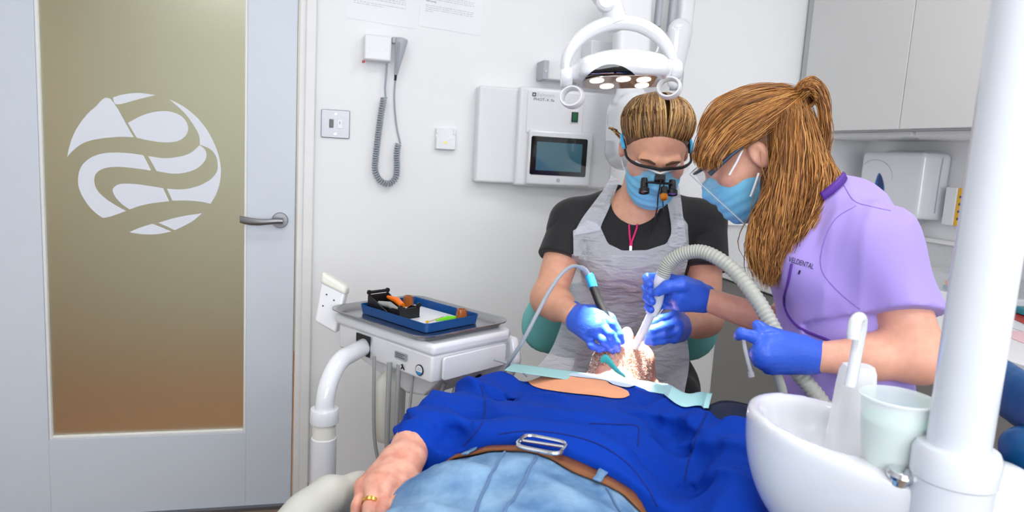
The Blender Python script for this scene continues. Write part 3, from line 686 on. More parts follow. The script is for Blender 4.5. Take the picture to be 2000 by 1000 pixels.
mat('lamp_lens', (190, 176, 168), .12, metal=.6)
b = MB(frame(hC+ln*.0192, hx, z=ln)); b.prism(rrect(.172, .094, .04, 8), 0, .002); b.build('lens_plate', 'lamp_lens', dl)
mat('led', (255, 248, 238), .3, emit=((255, 244, 228), 1.2))
for u, v in ((-.058, .022), (.0, .026), (.046, .018), (-.03, -.024), (.05, -.026)):
    MB(frame(hC+ln*.0214+hx*u+hy*v, hx, z=ln)).lathe([(0, -.001), (.0165, -.001), (.0155, .002), (0, .0035)], 24).build('led_lens', 'led', dl)
yk = spline([(1106, 150), (1104, 128), (1112, 102), (1134, 74), (1168, 53), (1205, 44), (1245, 48), (1280, 66), (1303, 92), (1314, 118), (1317, 136)], 44); rows = []
for i, q in enumerate(yk):
    p = P(*q, LD); tg = nrm(P(*yk[min(i+1, 43)], LD)-P(*yk[max(i-1, 0)], LD)); n1 = nrm(np.cross(tg, FWD)); e = .0085+.0085*math.sin(PI*i/43)
    rows.append([p+n1*e*math.cos(t)+FWD*.017*math.sin(t) for t in [2*PI*k/14 for k in range(15)]])
b = MB(); b.grid(rows); b.build('yoke', 'white_gloss', dl)
for s_, px in ((-1, (1106, 152)), (1, (1319, 136))):
    c = P(*px, LD); pv = MB(frame(c-hx*s_*.012, hx*s_, z=UPV) @ np.array([[0, 0, 1, 0], [1, 0, 0, 0], [0, 1, 0, 0], [0, 0, 0, 1.]])).lathe([(0, 0), (.021, 0), (.023, .004), (.023, .018), (.019, .024), (0, .025)], 28).build('pivot', 'white_gloss', dl)
for px, rx in (((1118, 190), 24), ((1307, 172), 21)):
    c = P(px[0], px[1], LD-.01); b = MB(); rows = []
    for k in range(41):
        t = -PI/2+2*PI*k/40; ce = c+(hx*math.cos(t)*.95+ln*math.sin(t)*.9-FWD*.35*math.cos(t))*.0235
        n1 = nrm(ce-c); ax_ = nrm(np.cross(n1, nrm(hx*.9-FWD*.35*.9)*math.sin(t)*-1+ln*math.cos(t)+1e-6))
        rows.append([ce+n1*.0045*math.cos(q)+ax_*.015*math.sin(q) for q in [2*PI*j/10 for j in range(11)]])
    b.grid(rows); b.build('ring_handle', 'white_plastic', dl)
MB().tube([P(1206, 52, LD+.005), P(1198, 30, LD+.01), P(1194, 10, LD+.015)], [.026, .027, .025], 24).build('neck', 'white_gloss', dl)
MB().tube([P(1192, 14, LD+.02), P(1176, -5, LD+.02), P(1140, -50, LD+.02)], [.024, .022, .02], 20).build('lamp_arm', 'white_gloss', dl)
MB(frame(P(1184, 4, LD-.012), RGT, z=-FWD)).lathe([(0, -.01), (.022, -.01), (.022, .008), (.017, .014), (0, .014)], 24).build('joint_cap', 'white_plastic', dl)
sl = bpy.data.lights.new('lamp_beam', 'SPOT'); sl.energy = 380; sl.spot_size = math.radians(19); sl.spot_blend = .6; sl.shadow_soft_size = .05; sl.color = (1, .96, .9)
so = bpy.data.objects.new('lamp_beam', sl); COL.objects.link(so); so.location = V(hC+ln*.03)
tgt = P(1222, 690, 1.57); so.rotation_euler = V(tgt-(hC+ln*.03)).to_track_quat('-Z', 'Y').to_euler()

# ================================================================== delivery unit with instrument tray (left)
e1 = nrm((.557, -.83, 0)); e2 = nrm((.83, .557, 0))
tc_ = (onZ(698, 598, .908)+onZ(941, 620, .908))/2
U = frame((tc_[0], tc_[1], 0), e2, z=(0, 0, 1))        # local x right, y away, z up
def uo(x, y, z): return U[:3, :3] @ np.array((x, y, z), float)+U[:3, 3]
du = thing('dental_delivery_unit', uo(0, 0, 0), 'white dental delivery unit on a curved arm beside the door', 'dental unit')
top = [(-.125, -.195), (.10, -.205), (.128, -.19), (.15, -.12), (.165, .05), (.15, .17), (-.10, .185), (-.125, .17)]
b = MB(U); b.prism(top, .862, .888); b.build('top_plate', 'white_gloss', du, bevel=.009, seg=4)
b = MB(U); b.prism([(x*.965, y*.965) for x, y in top[:-3]]+[(.145, .16), (-.115, .165)], .800, .8625); b.build('housing', 'white_plastic', du, bevel=.006)
b = MB(U); F = frame(uo(0, -.2005, .832), e2, z=e1); MB(F).prism(rrect(.20, .052, .008), -.004, .0025).build('drawer_front', 'white_plastic', du, bevel=.002)
# lower bulge
b = MB(frame(uo(-.10, 0, 0), U[:3, 1], z=e2)); b.prism([(-.175, .801), (.15, .801), (.13, .775), (-.06, .735), (-.12, .745)], 0.02, .245); b.build('lower_housing', 'white_plastic', du, bevel=.006)
b = MB(frame(uo(.135, 0, 0), U[:3, 1], z=e2)); b.prism([(-.185, .86), (-.20, .80), (-.165, .73), (-.10, .69), (.10, .72), (.16, .80), (.16, .86)], 0.005, .035); b.build('side_cover', 'white_gloss', du, bevel=.012, seg=4)
MB(frame(uo(.07, -.142, .768), e2, z=nrm(e1+np.array((0, 0, -.6))))).lathe([(0, -.03), (.0095, -.03), (.0095, .012), (0, .0125)], 20).build('knob', 'black_plastic', du)
LFc = lambda y, z: frame(uo(-.1212, y, z), -U[:3, 1], z=-e2)
MB(LFc(.052, .833)).box((-.03, -.026, .0), (.024, .024, .0018)).build('socket_recess', 'black_plastic', du)
mat('sticker_silver', (168, 170, 174), .4, metal=.3)
pl_ = MB(LFc(-.085, .838)).prism(rrect(.042, .016, .002), 0, .0016).build('rating_label', 'sticker_silver', du)
for k in range(3): MB(LFc(-.085, .8425-.004*k)).box((-.018, -.0008, .0018), (.014-.006*(k % 2), .0008, .002)).build('label_print', 'print_dark', pl_)
# standing-figure pictogram
b = MB(LFc(-.093, .818)); b.prism([(-.001, -.002), (.002, -.002), (.0065, -.009), (.0045, -.0095), (.0005, -.004), (-.004, -.0095), (-.006, -.009), (-.002, -.001), (-.0055, .000), (-.0055, .002), (-.001, .003)], 0, .0019); b.lathe([(0, .001), (.0018, .001), (.0018, .0019), (0, .002)], 10); b.build('pictogram', 'black_plastic', du, smooth=False)
F = LFc(-.150, .822); bd = MB(F).lathe([(0, 0), (.0125, 0), (.0125, .002), (0, .002)], 32).build('round_badge', 'black_plastic', du)
MB(F).lathe([(0, .002), (.0105, .002), (.0105, .0024), (0, .0024)], 32).build('badge_face', 'white_plastic', bd)
mat('badge_blue', (40, 140, 200), .4)
MB(F).prism([(.0105*math.cos(t), .0105*math.sin(t)) for t in np.linspace(PI+.35, 2*PI-.35, 12)], .0024, .0029).build('badge_band', 'badge_blue', bd)
for k in range(2): MB(F).box((-.006, .004-.004*k, .0024), (.006, .0055-.004*k, .0028)).build('badge_print', 'grey_plastic', bd)
# supporting arm and column
px_, py_ = P(634, 800, 1.52)[:2]; zc = P(632, 812, 1.52)[2]; sk = uo(-.125, .05, .828); B0 = np.array((px_, py_, 0))
Q0 = np.array((px_, py_, sk[2])); dh = nrm(sk-Q0); Lh = np.linalg.norm(sk-Q0); Rb = min(.115, Lh*.92, sk[2]-zc-.02)
arm = [sk+dh*.03, sk]+[Q0+dh*(Rb-Rb*math.sin(t))+np.array((0, 0, -Rb+Rb*math.cos(t))) for t in np.linspace(0, PI/2, 20)]+[np.array((px_, py_, zc-.02))]
MB().tube(arm, .0205, 24).build('support_arm', 'white_gloss', du)
MB(frame(B0, (1, 0, 0), z=(0, 0, 1))).lathe([(.0215, zc-.015), (.030, zc-.015), (.0305, zc-.012), (.0305, zc+.012), (.029, zc+.016), (.0215, zc+.016)], 32).build('collar', 'white_gloss', du)
MB(frame(B0, (1, 0, 0), z=(0, 0, 1))).lathe([(0, zc-.06), (.0245, zc-.06), (.0245, zc-.014), (0, zc-.014)], 32).build('inner_column', 'cream_plastic', du)
MB(frame(B0, (1, 0, 0), z=(0, 0, 1))).lathe([(0, 0), (.10, 0), (.10, .02), (.028, .03), (.0272, zc-.05), (.0255, zc-.048), (0, zc-.048)], 32).build('column', 'white_gloss', du)
# tilted rear control panel
F = frame(P(650, 588, 1.80), nrm(RGT*.9+UPV*.08), z=nrm(-FWD*.7+UPV*.1-RGT*.3)); F2 = F.copy(); F2[:3, :3] = F[:3, :3] @ np.array(Matrix.Rotation(math.radians(-20), 3, 'Z'))
F2 = frame(P(648, 586, 1.80), nrm(RGT*.93-UPV*.30), z=-FWD)
b = MB(F2); b.prism([(-.038, .06), (.030, .042), (.040, -.075), (-.022, -.062)], -.02, .02); b.build('control_panel', 'white_plastic', du, bevel=.006)
b = MB(F2); b.prism([(-.042, .064), (.030, .046), (.034, .024), (-.037, .034)], -.024, .024); b.build('panel_grip', 'cream_plastic', du, bevel=.008)
for u, v in ((-.012, .012), (.01, .004), (-.012, -.018)): MB(frame(F2[:3, :3] @ np.array((u, v, .0205))+F2[:3, 3], F2[:3, 0], z=F2[:3, 2])).lathe([(0, 0), (.0022, 0), (.0022, .0006), (0, .0006)], 10).build('screw_hole', 'print_dark', du)
# water bottle and hoses
mat('bottle_plastic', (222, 222, 212), .35, sss=.2)
c = P(764, 700, 1.68); bb = thing('water_bottle', (c[0], c[1], P(764, 862, 1.68)[2]), 'cloudy plastic water bottle hanging under the delivery unit', 'bottle')
z1 = uo(0, 0, .800)[2]; z0 = P(766, 868, 1.68)[2]
MB(frame((c[0], c[1], 0), (1, 0, 0), z=(0, 0, 1))).lathe([(0, z0), (.028, z0), (.036, z0+.012), (.037, z0+.05), (.038, z1-.075), (.034, z1-.05), (.018, z1-.03), (.016, z1-.022), (0, z1-.022)], 32).build('bottle', 'bottle_plastic', bb)
MB(frame((c[0], c[1], 0), (1, 0, 0), z=(0, 0, 1))).lathe([(0, z1-.022), (.02, z1-.022), (.02, z1+.0), (0, z1+.0)], 24).build('cap', 'white_plastic', bb)
mat('hose_grey', (150, 152, 152), .45)
for (pts, d, r) in (([(731, 696), (730, 780), (731, 850), (738, 895), (745, 905)], 1.62, .0042), ([(761, 708), (758, 780), (756, 850), (757, 885), (760, 930)], 1.60, .0062), ([(779, 712), (776, 780), (774, 840), (774, 900)], 1.60, .0055), ([(808, 718), (802, 780), (797, 830), (793, 880)], 1.58, .0032), ([(868, 748), (858, 780), (855, 810), (858, 850)], 1.60, .0055), ([(890, 756), (881, 785), (879, 810), (884, 850)], 1.60, .0055)):
    MB().tube([P(*q, d) for q in spline(pts, 20)], r, 10).build('hose', 'hose_grey', du)
MB().tube([P(*q, 1.62) for q in spline([(965, 702), (985, 708), (1008, 716), (1030, 735)], 12)], .003, 8).build('cable', 'cord_grey', du)
# ---- steel tray
def dish(name, F, w_, h_, z, hgt, flare, rim, m, r, label, cat, thick=.002):
    rows = []
    for (dw, zz) in ((flare*.0, z), (0, z), (flare, z+hgt), (flare+rim, z+hgt+.0005), (flare+rim, z+hgt-thick), (flare+thick*.4, z+hgt-thick), (thick*.5, z-thick)):
        rows.append([(x, y, zz) for x, y in rrect(w_+2*dw, h_+2*dw, r+dw, 6)])
    rows = rows[1:]; n = len(rows[0]); b = MB(F); rows_ = [q+[q[0]] for q in rows]; b.grid(rows_); b._add(rows[0], [list(range(n))]); b._add(rows[-1], [list(range(n))[::-1]])
    o = b.build(name, m, None, ang=50); return tag(o, label, cat)
mat('blue_tray', (8, 74, 140), .3, coat=.3)
dish('steel_tray', U, .255, .33, .8915, .012, .012, .007, 'tray_steel', .03, 'stainless steel rimmed tray on the delivery unit', 'tray')
dish('blue_instrument_tray', U, .162, .240, .8950, .020, .004, .002, 'blue_tray', .008, 'blue plastic instrument tray lying in the steel tray', 'tray')
tag(MB(U).box((-.076, -.115, .8965), (.076, .112, .8975)).build('tray_liner', 'paper'), 'white paper liner inside the blue tray', 'liner')
TZ = .898
def ut(px, py, z=TZ): p = onZ(px, py, z); q = U[:3, :3].T @ (p-U[:3, 3]); return q
ck = thing('instrument_cassette', onZ(770, 612, TZ), 'black open instrument cassette at the left end of the blue tray', 'cassette')
c0 = ut(788, 625); hx_ = .072; 
b = MB(U); x0_, y0_ = c0[0]-.012, c0[1]; x1_, y1_ = x0_+.062, y0_+.125
b.box((x0_, y0_, TZ), (x1_, y1_, TZ+.003)); b.build('base', 'black_plastic', ck)
b = MB(U); b.prism([(x0_, y0_), (x1_, y0_), (x1_, y0_+.004), (x0_, y0_+.004)], TZ+.003, TZ+.026); b.build('front_wall', 'black_plastic', ck, bevel=.001)
b = MB(U); b.box((x0_, y1_-.004, TZ+.003), (x1_, y1_, TZ+.04)); b.build('rear_wall', 'black_plastic', ck, bevel=.001)
b = MB(frame(uo(x0_, 0, 0), U[:3, 1], z=e2)); b.prism([(y0_+.004, TZ+.003), (y1_-.004, TZ+.003), (y1_-.004, TZ+.04), (y1_-.03, TZ+.03), (y0_+.05, TZ+.012), (y0_+.03, TZ+.025), (y0_+.004, TZ+.026)], 0, .003); b.build('side_wall', 'black_plastic', ck)
b = MB(frame(uo(x1_-.003, 0, 0), U[:3, 1], z=e2)); b.prism([(y0_+.004, TZ+.003), (y1_-.004, TZ+.003), (y1_-.004, TZ+.04), (y1_-.04, TZ+.022), (y0_+.05, TZ+.012), (y0_+.03, TZ+.025), (y0_+.004, TZ+.026)], 0, .003); b.build('side_wall', 'black_plastic', ck)
for x in (x0_+.003, x1_-.003):
    for y, z in ((y0_+.002, TZ+.03), (y1_-.002, TZ+.046)): MB(frame(uo(x, y, z), e2, z=-e1)).lathe([(.002, -.0025), (.006, -.0025), (.006, .0025), (.002, .0025)], 14).build('hinge_lug', 'black_plastic', ck)
MB(U).tube([(x0_+.004, y1_-.002, TZ+.046), (x1_-.004, y1_-.002, TZ+.046)], .004, 10).build('hinge_bar', 'black_plastic', ck)
mat('orange_handle', (245, 120, 20), .35); mat('amber', (196, 110, 48), .15, trans=.45, coat=.4)
tag(MB(U).tube([(x0_+.01, y1_-.03, TZ+.024), (x0_+.025, y0_+.07, TZ+.022), (x0_+.02, y0_+.03, TZ+.016)], [.005, .008, .006], 14).build('grey_instrument', 'hose_grey'), 'grey handled instrument lying in the black cassette', 'instrument')
tag(MB(U).tube([(x1_-.012, y1_-.015, TZ+.032), (x1_-.01, y1_-.05, TZ+.029), (x1_-.018, y0_+.045, TZ+.022)], [.004, .0085, .007], 14).build('orange_instrument', 'orange_handle'), 'orange handled instrument lying in the black cassette', 'instrument')
for (px, py, lb) in ((797, 597, 'ribbed amber cup at the far corner of the blue tray'), (901, 624, 'ribbed amber cup at the near right edge of the blue tray')):
    p = onZ(px, py, TZ); cu = MB(frame((p[0], p[1], TZ), (1, 0, 0), z=(0, 0, 1))); prof = [(.0145, 0), (.0135, .008), (.0125, .018), (.0115, .026)]
    vs_ = []; seg = 36
    prof = [(0, 0.0)]+prof+[(.0095, .026), (.009, .022), (0, .021)]
    for r_, z_ in prof:
        vs_ += [(r_*(1+(.05 if k % 3 == 0 else 0))*math.cos(2*PI*k/seg), r_*(1+(.05 if k % 3 == 0 else 0))*math.sin(2*PI*k/seg), z_) for k in range(seg)]
    cu._add(vs_, [(i*seg+k, i*seg+(k+1) % seg, (i+1)*seg+(k+1) % seg, (i+1)*seg+k) for i in range(len(prof)-1) for k in range(seg)])
    tag(cu.build('amber_cup', 'amber', ang=20), lb, 'cup', 'amber cups')
mat('lime', (120, 220, 40), .4); mat('tan_wood', (200, 176, 140), .6)
pa, pb = ut(852, 629), ut(896, 623)
tag(MB(U).tube([(pa[0], pa[1], TZ+.004), ((pa[0]+pb[0])/2, (pa[1]+pb[1])/2, TZ+.006), (pb[0], pb[1], TZ+.004)], [.002, .0055, .003], 10).build('lime_applicator', 'lime'), 'lime green applicator lying in the blue tray', 'applicator')
pa, pb = ut(835, 631), ut(866, 621)
st_ = thing('applicator_stick', uo(pa[0], pa[1], TZ), 'thin wooden stick with a yellow tip in the blue tray', 'stick')
MB(U).tube([(pa[0], pa[1], TZ+.003), (pb[0], pb[1], TZ+.003)], .0013, 8).build('stick', 'tan_wood', st_)
MB(U).tube([(pa[0]-.004, pa[1]-.001, TZ+.0035), (pa[0]+.001, pa[1], TZ+.0035)], .003, 10).build('tip', 'yellow_card', st_)

# ================================================================== spittoon, cup, spout, post (right foreground)
mat('porcelain', (216, 219, 226), .08, coat=.7)
SZ = .985
c0 = P(1600, 850, .86)
sx = nrm((RGT[0], RGT[1], 0)); sy = nrm((FWD[0], FWD[1], 0))
sp = thing('spittoon', (c0[0], c0[1], 0), 'white porcelain spittoon basin in the right foreground', 'spittoon')
bc = P(1592, 812, .90); dk = P(1700, 905, .80)
a = SDF((bc[0]-.22, bc[1]-.30, .70), (bc[0]+.42, bc[1]+.22, 1.06), .005)
Fb = frame(bc, sx, z=(0, 0, 1))
rimz = P(1480, 790, .90)[2]-.004
# outer shell: wide bowl joined with a deck for the cup
a.ell((bc[0]+.03*sx[0], bc[1]+.03*sx[1], rimz-.02), (.112, .10, .16), Fb, k=.02)
dkc = bc+sx*.135-sy*.06; a.ell((dkc[0], dkc[1], rimz-.055), (.125, .105, .13), Fb, k=.06)
a.cap((dkc[0], dkc[1], .72), (bc[0]+.05, bc[1], .72), .09, .09, k=.08)
# flat top, sloping down to the deck
tn = nrm(np.array((0, 0, 1))+sx*.16-sy*.08)
a.plane(np.array((bc[0], bc[1], rimz))-sx*.08, tn, .012)
a.ell(np.array((bc[0], bc[1], rimz+.005))+sx*.02, (.084, .075, .085), Fb, k=.016, op='sub')
spo = a.build('basin', 'porcelain', sp, 2); T = bvh(spo)
MB(frame((bc[0]+.02*sx[0], bc[1]+.02*sx[1], rimz-.079), (1, 0, 0), z=(0, 0, 1))).lathe([(0, 0), (.016, 0), (.015, .003), (0, .003)], 24).build('drain', 'chrome', sp)
MB(frame((dkc[0], dkc[1], 0), sx, z=(0, 0, 1))).prism(rrect(.17, .16, .04), .0, .74).build('pedestal', 'white_plastic', sp, bevel=.01)
# cup filler housing and swan-neck spout
kc = P(1655, 885, .84); kz = hit(T, 1655, 880, 0)
kz = kz if kz is not None else kc
kf = frame(kz, sx, z=(0, 0, 1)); ht = P(1655, 748, .84)[2]-kz[2]
fl = MB(kf); rows = []
for t, w_, d_ in ((-.02, .045, .034), (0, .0445, .034), (.35, .041, .031), (.75, .037, .029), (.93, .034, .027), (1, .029, .022)):
    rows.append([(x, y, ht*t) for x, y in rrect(2*w_*.62, 2*d_*.62, d_*.4, 5)])
n = len(rows[0]); fl.grid([r+[r[0]] for r in rows]); fl._add(rows[-1], [list(range(n))])
fl.build('filler_housing', 'white_plastic', sp)
sp_pts = spline([P(1660, 755, .84), P(1668, 715, .84), P(1676, 670, .84), P(1682, 635, .838), P(1680, 621, .834), P(1672, 626, .828), P(1668, 645, .826), P(1667, 662, .826)], 30)
MB().tube(sp_pts, [.0068]*14+[.0072]*8+[.0074]*8, 18).build('spout', 'white_gloss', sp)
kn = hit(T, 1757, 938, .0); kn = kn if kn is not None else P(1757, 938, .76)
MB(frame(kn, (1, 0, 0), z=tn)).lathe([(0, -.004), (.010, -.004), (.010, .003), (.0145, .004), (.0155, .008), (.013, .0125), (.006, .015), (0, .0152)], 28).build('chrome_button', 'chrome', sp)
# drinking cup standing on the deck
cb = hit(T, 1736, 905, .0); cb = cb if cb is not None else P(1736, 905, .77)
dcup = pr_d = float(np.dot(cb-CAMP, FWD))
ctop = P(1742, 768, dcup)[2]; hc_ = ctop-cb[2]; rt = 67*dcup/FPX; rb_ = 50*dcup/FPX
cm, nt, pb_, mx = thin('cup_plastic', (244, 248, 250), .55, .3)
cp_ = thing('drinking_cup', cb, 'translucent white plastic cup of pale green mouthwash on the spittoon', 'cup')
MB(frame(cb, (1, 0, 0), z=(0, 0, 1))).lathe([(0, .001), (rb_, .001), (rb_+(rt-rb_)*.5, hc_*.5), (rt-.0015, hc_-.003), (rt+.0015, hc_-.002), (rt+.0018, hc_), (rt-.0005, hc_+.0008), (rt-.002, hc_-.002), (rb_+(rt-rb_)*.5-.001, hc_*.5), (rb_-.001, .002), (0, .002)], 48).build('cup', cm, cp_)
mat('mouthwash', (160, 240, 206), .3, sss=.4)
lq = .66; MB(frame(cb, (1, 0, 0), z=(0, 0, 1))).lathe([(0, .0025), (rb_-.0015, .0025), (rb_+(rt-rb_)*lq-.0018, hc_*lq), (0, hc_*lq)], 48).build('mouthwash', 'mouthwash', cp_)
# lamp post
ptop = np.array((P(1926, 520, .73)[0], P(1926, 520, .73)[1], 2.18)); ja = P(1140, -50, LD+.02)
MB().tube([ja, ja+np.array((.02, -.02, .30)), ja+np.array((.05, -.05, .52))], .019, 18).build('spring_arm', 'white_gloss', dl)
MB().tube([ja+np.array((.05, -.05, .52)), ptop+nrm(ja-ptop)*.032], .021, 18).build('swivel_arm', 'white_gloss', dl)
MB(frame(ja+np.array((.05, -.05, .50)), (1, 0, 0), z=(0, 0, 1))).lathe([(0, 0), (.03, 0), (.03, .05), (0, .05)], 24).build('elbow_joint', 'white_plastic', dl)
mat('post_enamel', (214, 219, 227), .2, coat=.4)
pc = P(1926, 520, .73); zb = P(1862, 893, .73)[2]
ps = thing('lamp_post', (pc[0], pc[1], 0), 'thick white vertical lamp post in the right foreground', 'post')
F = frame((pc[0], pc[1], 0), (1, 0, 0), z=(0, 0, 1))
MB(F).lathe([(0, zb-.02), (.0305, zb-.02), (.0305, 2.3), (0, 2.3)], 48).build('upper_tube', 'post_enamel', ps)
MB(F).lathe([(0, 0), (.041, 0), (.041, zb-.035), (.0425, zb-.033), (.0425, zb-.006), (.039, zb+.001), (.0308, zb+.003), (0, zb+.003)], 48).build('lower_tube', 'post_enamel', ps)
q = P(1877, 968, .69); dr = nrm(np.array((q[0]-pc[0], q[1]-pc[1], 0))); hp = np.array((pc[0], pc[1], q[2]))+dr*.0408
MB(frame(hp, np.cross(dr, (0, 0, 1)), z=dr)).lathe([(0, -.002), (.0028, -.002), (.0028, .0006), (0, .0006)], 16).build('set_screw_hole', 'black_plastic', ps)
b = P(1945, 965, .80); MB(frame((b[0], b[1], 0), sx, z=(0, 0, 1))).lathe([(0, 0), (.05, 0), (.05, b[2]), (.04, b[2]+.025), (.02, b[2]+.034), (0, b[2]+.036)], 32).build('post_base', 'post_enamel', ps)

# ================================================================== stools
mat('blue_leather', (14, 82, 138), .32, bump=(260, .12, .001)); mat('teal_leather', (118, 196, 192), .4)
def stool(name, c, seat_z, m, label):
    t = thing(name, (c[0], c[1], 0), label, 'stool'); F = frame((c[0], c[1], 0), sx, z=(0, 0, 1))
    MB(F).lathe([(0, seat_z-.07), (.15, seat_z-.07), (.19, seat_z-.055), (.195, seat_z-.03), (.185, seat_z-.005), (.15, seat_z), (0, seat_z)], 36).build('seat', m, t)
    MB(F).lathe([(0, .08), (.025, .08), (.025, seat_z-.07), (0, seat_z-.07)], 20).build('gas_column', 'chrome', t)
    b = MB(F); [b.tube([(0, 0, .09), (.13*math.cos(k*PI*.4), .13*math.sin(k*PI*.4), .085), (.25*math.cos(k*PI*.4), .25*math.sin(k*PI*.4), .06)], [.02, .017, .013], 10) for k in range(5)]; b.build('star_base', 'chrome', t)
    for k in range(5):
        ca, sa = math.cos(k*PI*.4), math.sin(k*PI*.4); MB(frame(F[:3, :3] @ np.array((.25*ca, .25*sa, .028))+F[:3, 3], (0, 0, 1), z=(1, 0, 0))).lathe([(0, -.02), (.026, -.02), (.028, 0), (.026, .02), (0, .02)], 18).build('castor', 'black_plastic', t)
    return t
ds = P(1210, 700, 1.90)
dst = stool('dentist_stool', ds, .56, 'teal_leather', 'teal padded stool with backrest under the dentist in black')
c = P(1203, 615, 2.03); a = SDF(c-.3, c+.3, .007)
for k in range(8):
    t = -1+2*k/7; t2 = -1+2*(k+1)/7
    if k < 7: a.cap(c+sx*.19*t-sy*.05*t*t*1.0+(0, 0, -.02), c+sx*.19*t2-sy*.05*t2*t2+(0, 0, -.02), .12-.03*abs(t), .12-.03*abs(t2), k=.02, q=.26, side=(0, 0, 1))
a.build('backrest', 'teal_leather', dst, 1)
MB().tube([c+(0, 0, -.1)+sy*.03, c+(0, 0, -.25)+sy*.02, np.array((ds[0], ds[1], .50))], .014, 12).build('backrest_bar', 'chrome', dst)
nsC = P(1690, 900, 1.36); nst = stool('nurse_stool', nsC, .60, 'blue_leather', 'blue leather stool with curved backrest beside the worktop')
a0 = P(1935, 735, 1.22); a1 = P(1985, 770, 1.12); a2 = P(2030, 780, 1.05); a = SDF(P(1985, 780, 1.12)-.28, P(1985, 780, 1.12)+.28, .006)
pts = spline([P(1890, 700, 1.36), P(1945, 745, 1.25), P(1995, 780, 1.16), P(2060, 815, 1.08)], 10)
for i in range(9): a.cap(pts[i], pts[i+1], .046, .046, k=.004, q=.55, side=(0, 0, 1))
bo = a.build('backrest', 'blue_leather', nst, 1)
MB().tube([P(2040, 830, 1.10), P(2020, 900, 1.15), np.array((nsC[0], nsC[1], .5))], .013, 12).build('backrest_bar', 'chrome', nst)
a = SDF(P(2010, 890, 1.1)-.1, P(2010, 890, 1.1)+.1, .006); a.ell(P(2012, 885, 1.1), (.03, .05, .04), k=.01); a.build('armrest_pad', 'blue_leather', nst, 1)
# ================================================================== people: shared helpers
mat('skin_dentist', (222, 166, 138), .45, sss=.12, var=(60, .08), c2=(216, 157, 129), bump=(300, .08, .0006))
mat('skin_nurse', (228, 170, 146), .45, sss=.12, var=(70, .08), c2=(222, 161, 137), bump=(300, .08, .0006))
mat('skin_patient', (226, 170, 148), .45, sss=.12, var=(45, .12), c2=(206, 136, 116), bump=(200, .15, .0008))
mat('glove', (54, 98, 216), .36, bump=(70, .55, .002, (1, 1, 2.2)), var=(20, .06))
mat('scrub_black', (24, 24, 27), .75, sheen=.1, bump=(500, .1, .0006))
mat('scrub_lilac', (166, 146, 222), .75, sheen=.15, bump=(600, .12, .0005), var=(3, .03))
mat('piping_purple', (88, 46, 150), .6)
mat('navy_cloth', (24, 34, 62), .8)
mat('sweater_blue', (0, 56, 166), .85, spec=.2, bump=(420, .15, .0008), var=(6, .06))
mat('mask_blue', (122, 198, 236), .7, bump=(400, .08, .0004)); mat('mask_white', (236, 240, 244), .7)
mat('pink_zip', (232, 40, 110), .45); mat('brow_hair', (84, 56, 38), .7)
HD = hairmat('hair_blonde', [(70, 44, 26), (104, 70, 40), (150, 106, 60), (206, 160, 98), (240, 206, 140)])
HN = hairmat('hair_auburn', [(96, 58, 26), (134, 84, 38), (168, 110, 52), (196, 136, 70), (214, 160, 94)])
mat('hair_dark_blonde', (110, 76, 46), .5, var=(40, .4)); mat('hair_dark_auburn', (126, 80, 40), .5, var=(40, .35))
def hfun(C, R, F, U): return lambda x, y, z: np.asarray(C)+np.asarray(R)*x+np.asarray(F)*y+np.asarray(U)*z
def head(S, C, R, F, U, jaw=1.0):
    h = hfun(C, R, F, U); M_ = np.stack([R, F, U], 1)
    S.ell(h(0, -.012, .024), (.074, .096, .090), M_, k=.01)
    S.ell(h(0, .028, -.03), (.060*jaw, .064, .084), M_, k=.03)
    S.ell(h(0, .045, -.080), (.040*jaw, .042, .034), M_, k=.03)
    for s_ in (-1, 1):
        S.ell(h(s_*.042, .056, -.018), (.024, .026, .022), M_, k=.02)
        S.cap(h(s_*.012, .092, .026), h(s_*.044, .078, .026), .009, .008, k=.012)
    S.cap(h(0, .088, .016), h(0, .110, -.026), .0075, .0115, k=.012)
    for s_ in (-1, 1): S.ell(h(s_*.010, .100, -.030), (.008, .010, .007), M_, k=.008)
    for s_ in (-1, 1):
        S.ell(h(s_*.031, .100, .006), (.017, .014, .011), M_, k=.010, op='sub')
        S.ell(h(s_*.031, .082, .005), (.0135, .0125, .0115), M_, k=.004)
    S.cap(h(-.022, .088, -.061), h(.022, .088, -.061), .0055, .0055, k=.008); S.cap(h(-.018, .086, -.072), h(.018, .086, -.072), .0065, .0065, k=.008)
    for s_ in (-1, 1):
        S.ell(h(s_*.079, -.010, -.004), (.009, .019, .031), M_, k=.010); S.ell(h(s_*.088, -.006, -.002), (.007, .010, .018), M_, k=.005, op='sub')
    return h
def strand_obj(name, polys, r, m, parent):
    """thin tapered three-sided strands, all in one mesh"""
    A = np.asarray(polys, float); N, n, _ = A.shape
    tg = np.gradient(A, axis=1); tg /= np.linalg.norm(tg, axis=2, keepdims=True)+1e-9
    ref = np.array((.31, .22, .92)); n1 = np.cross(tg, ref); n1 /= np.linalg.norm(n1, axis=2, keepdims=True)+1e-9; n2 = np.cross(tg, n1)
    tp = np.minimum(1, np.minimum(np.linspace(.3, 6, n), np.linspace(4.5, .12, n)))
    rr = r*(0.6+.8*rng.random((N, 1)))*tp[None, :]
    vs = np.stack([A+(n1*math.cos(t)+n2*math.sin(t))*rr[:, :, None] for t in (0, 2*PI/3, 4*PI/3)], 2)   # N,n,3,3
    idx = np.arange(N*n*3).reshape(N, n, 3)
    qs = [np.stack([idx[:, :-1, k], idx[:, :-1, (k+1) % 3], idx[:, 1:, (k+1) % 3], idx[:, 1:, k]], -1).reshape(-1, 4) for k in range(3)]
    return np_obj(name, vs.reshape(-1, 3), np.concatenate(qs), m, parent)
def resample(g, n): return np.array(spline(g, n))
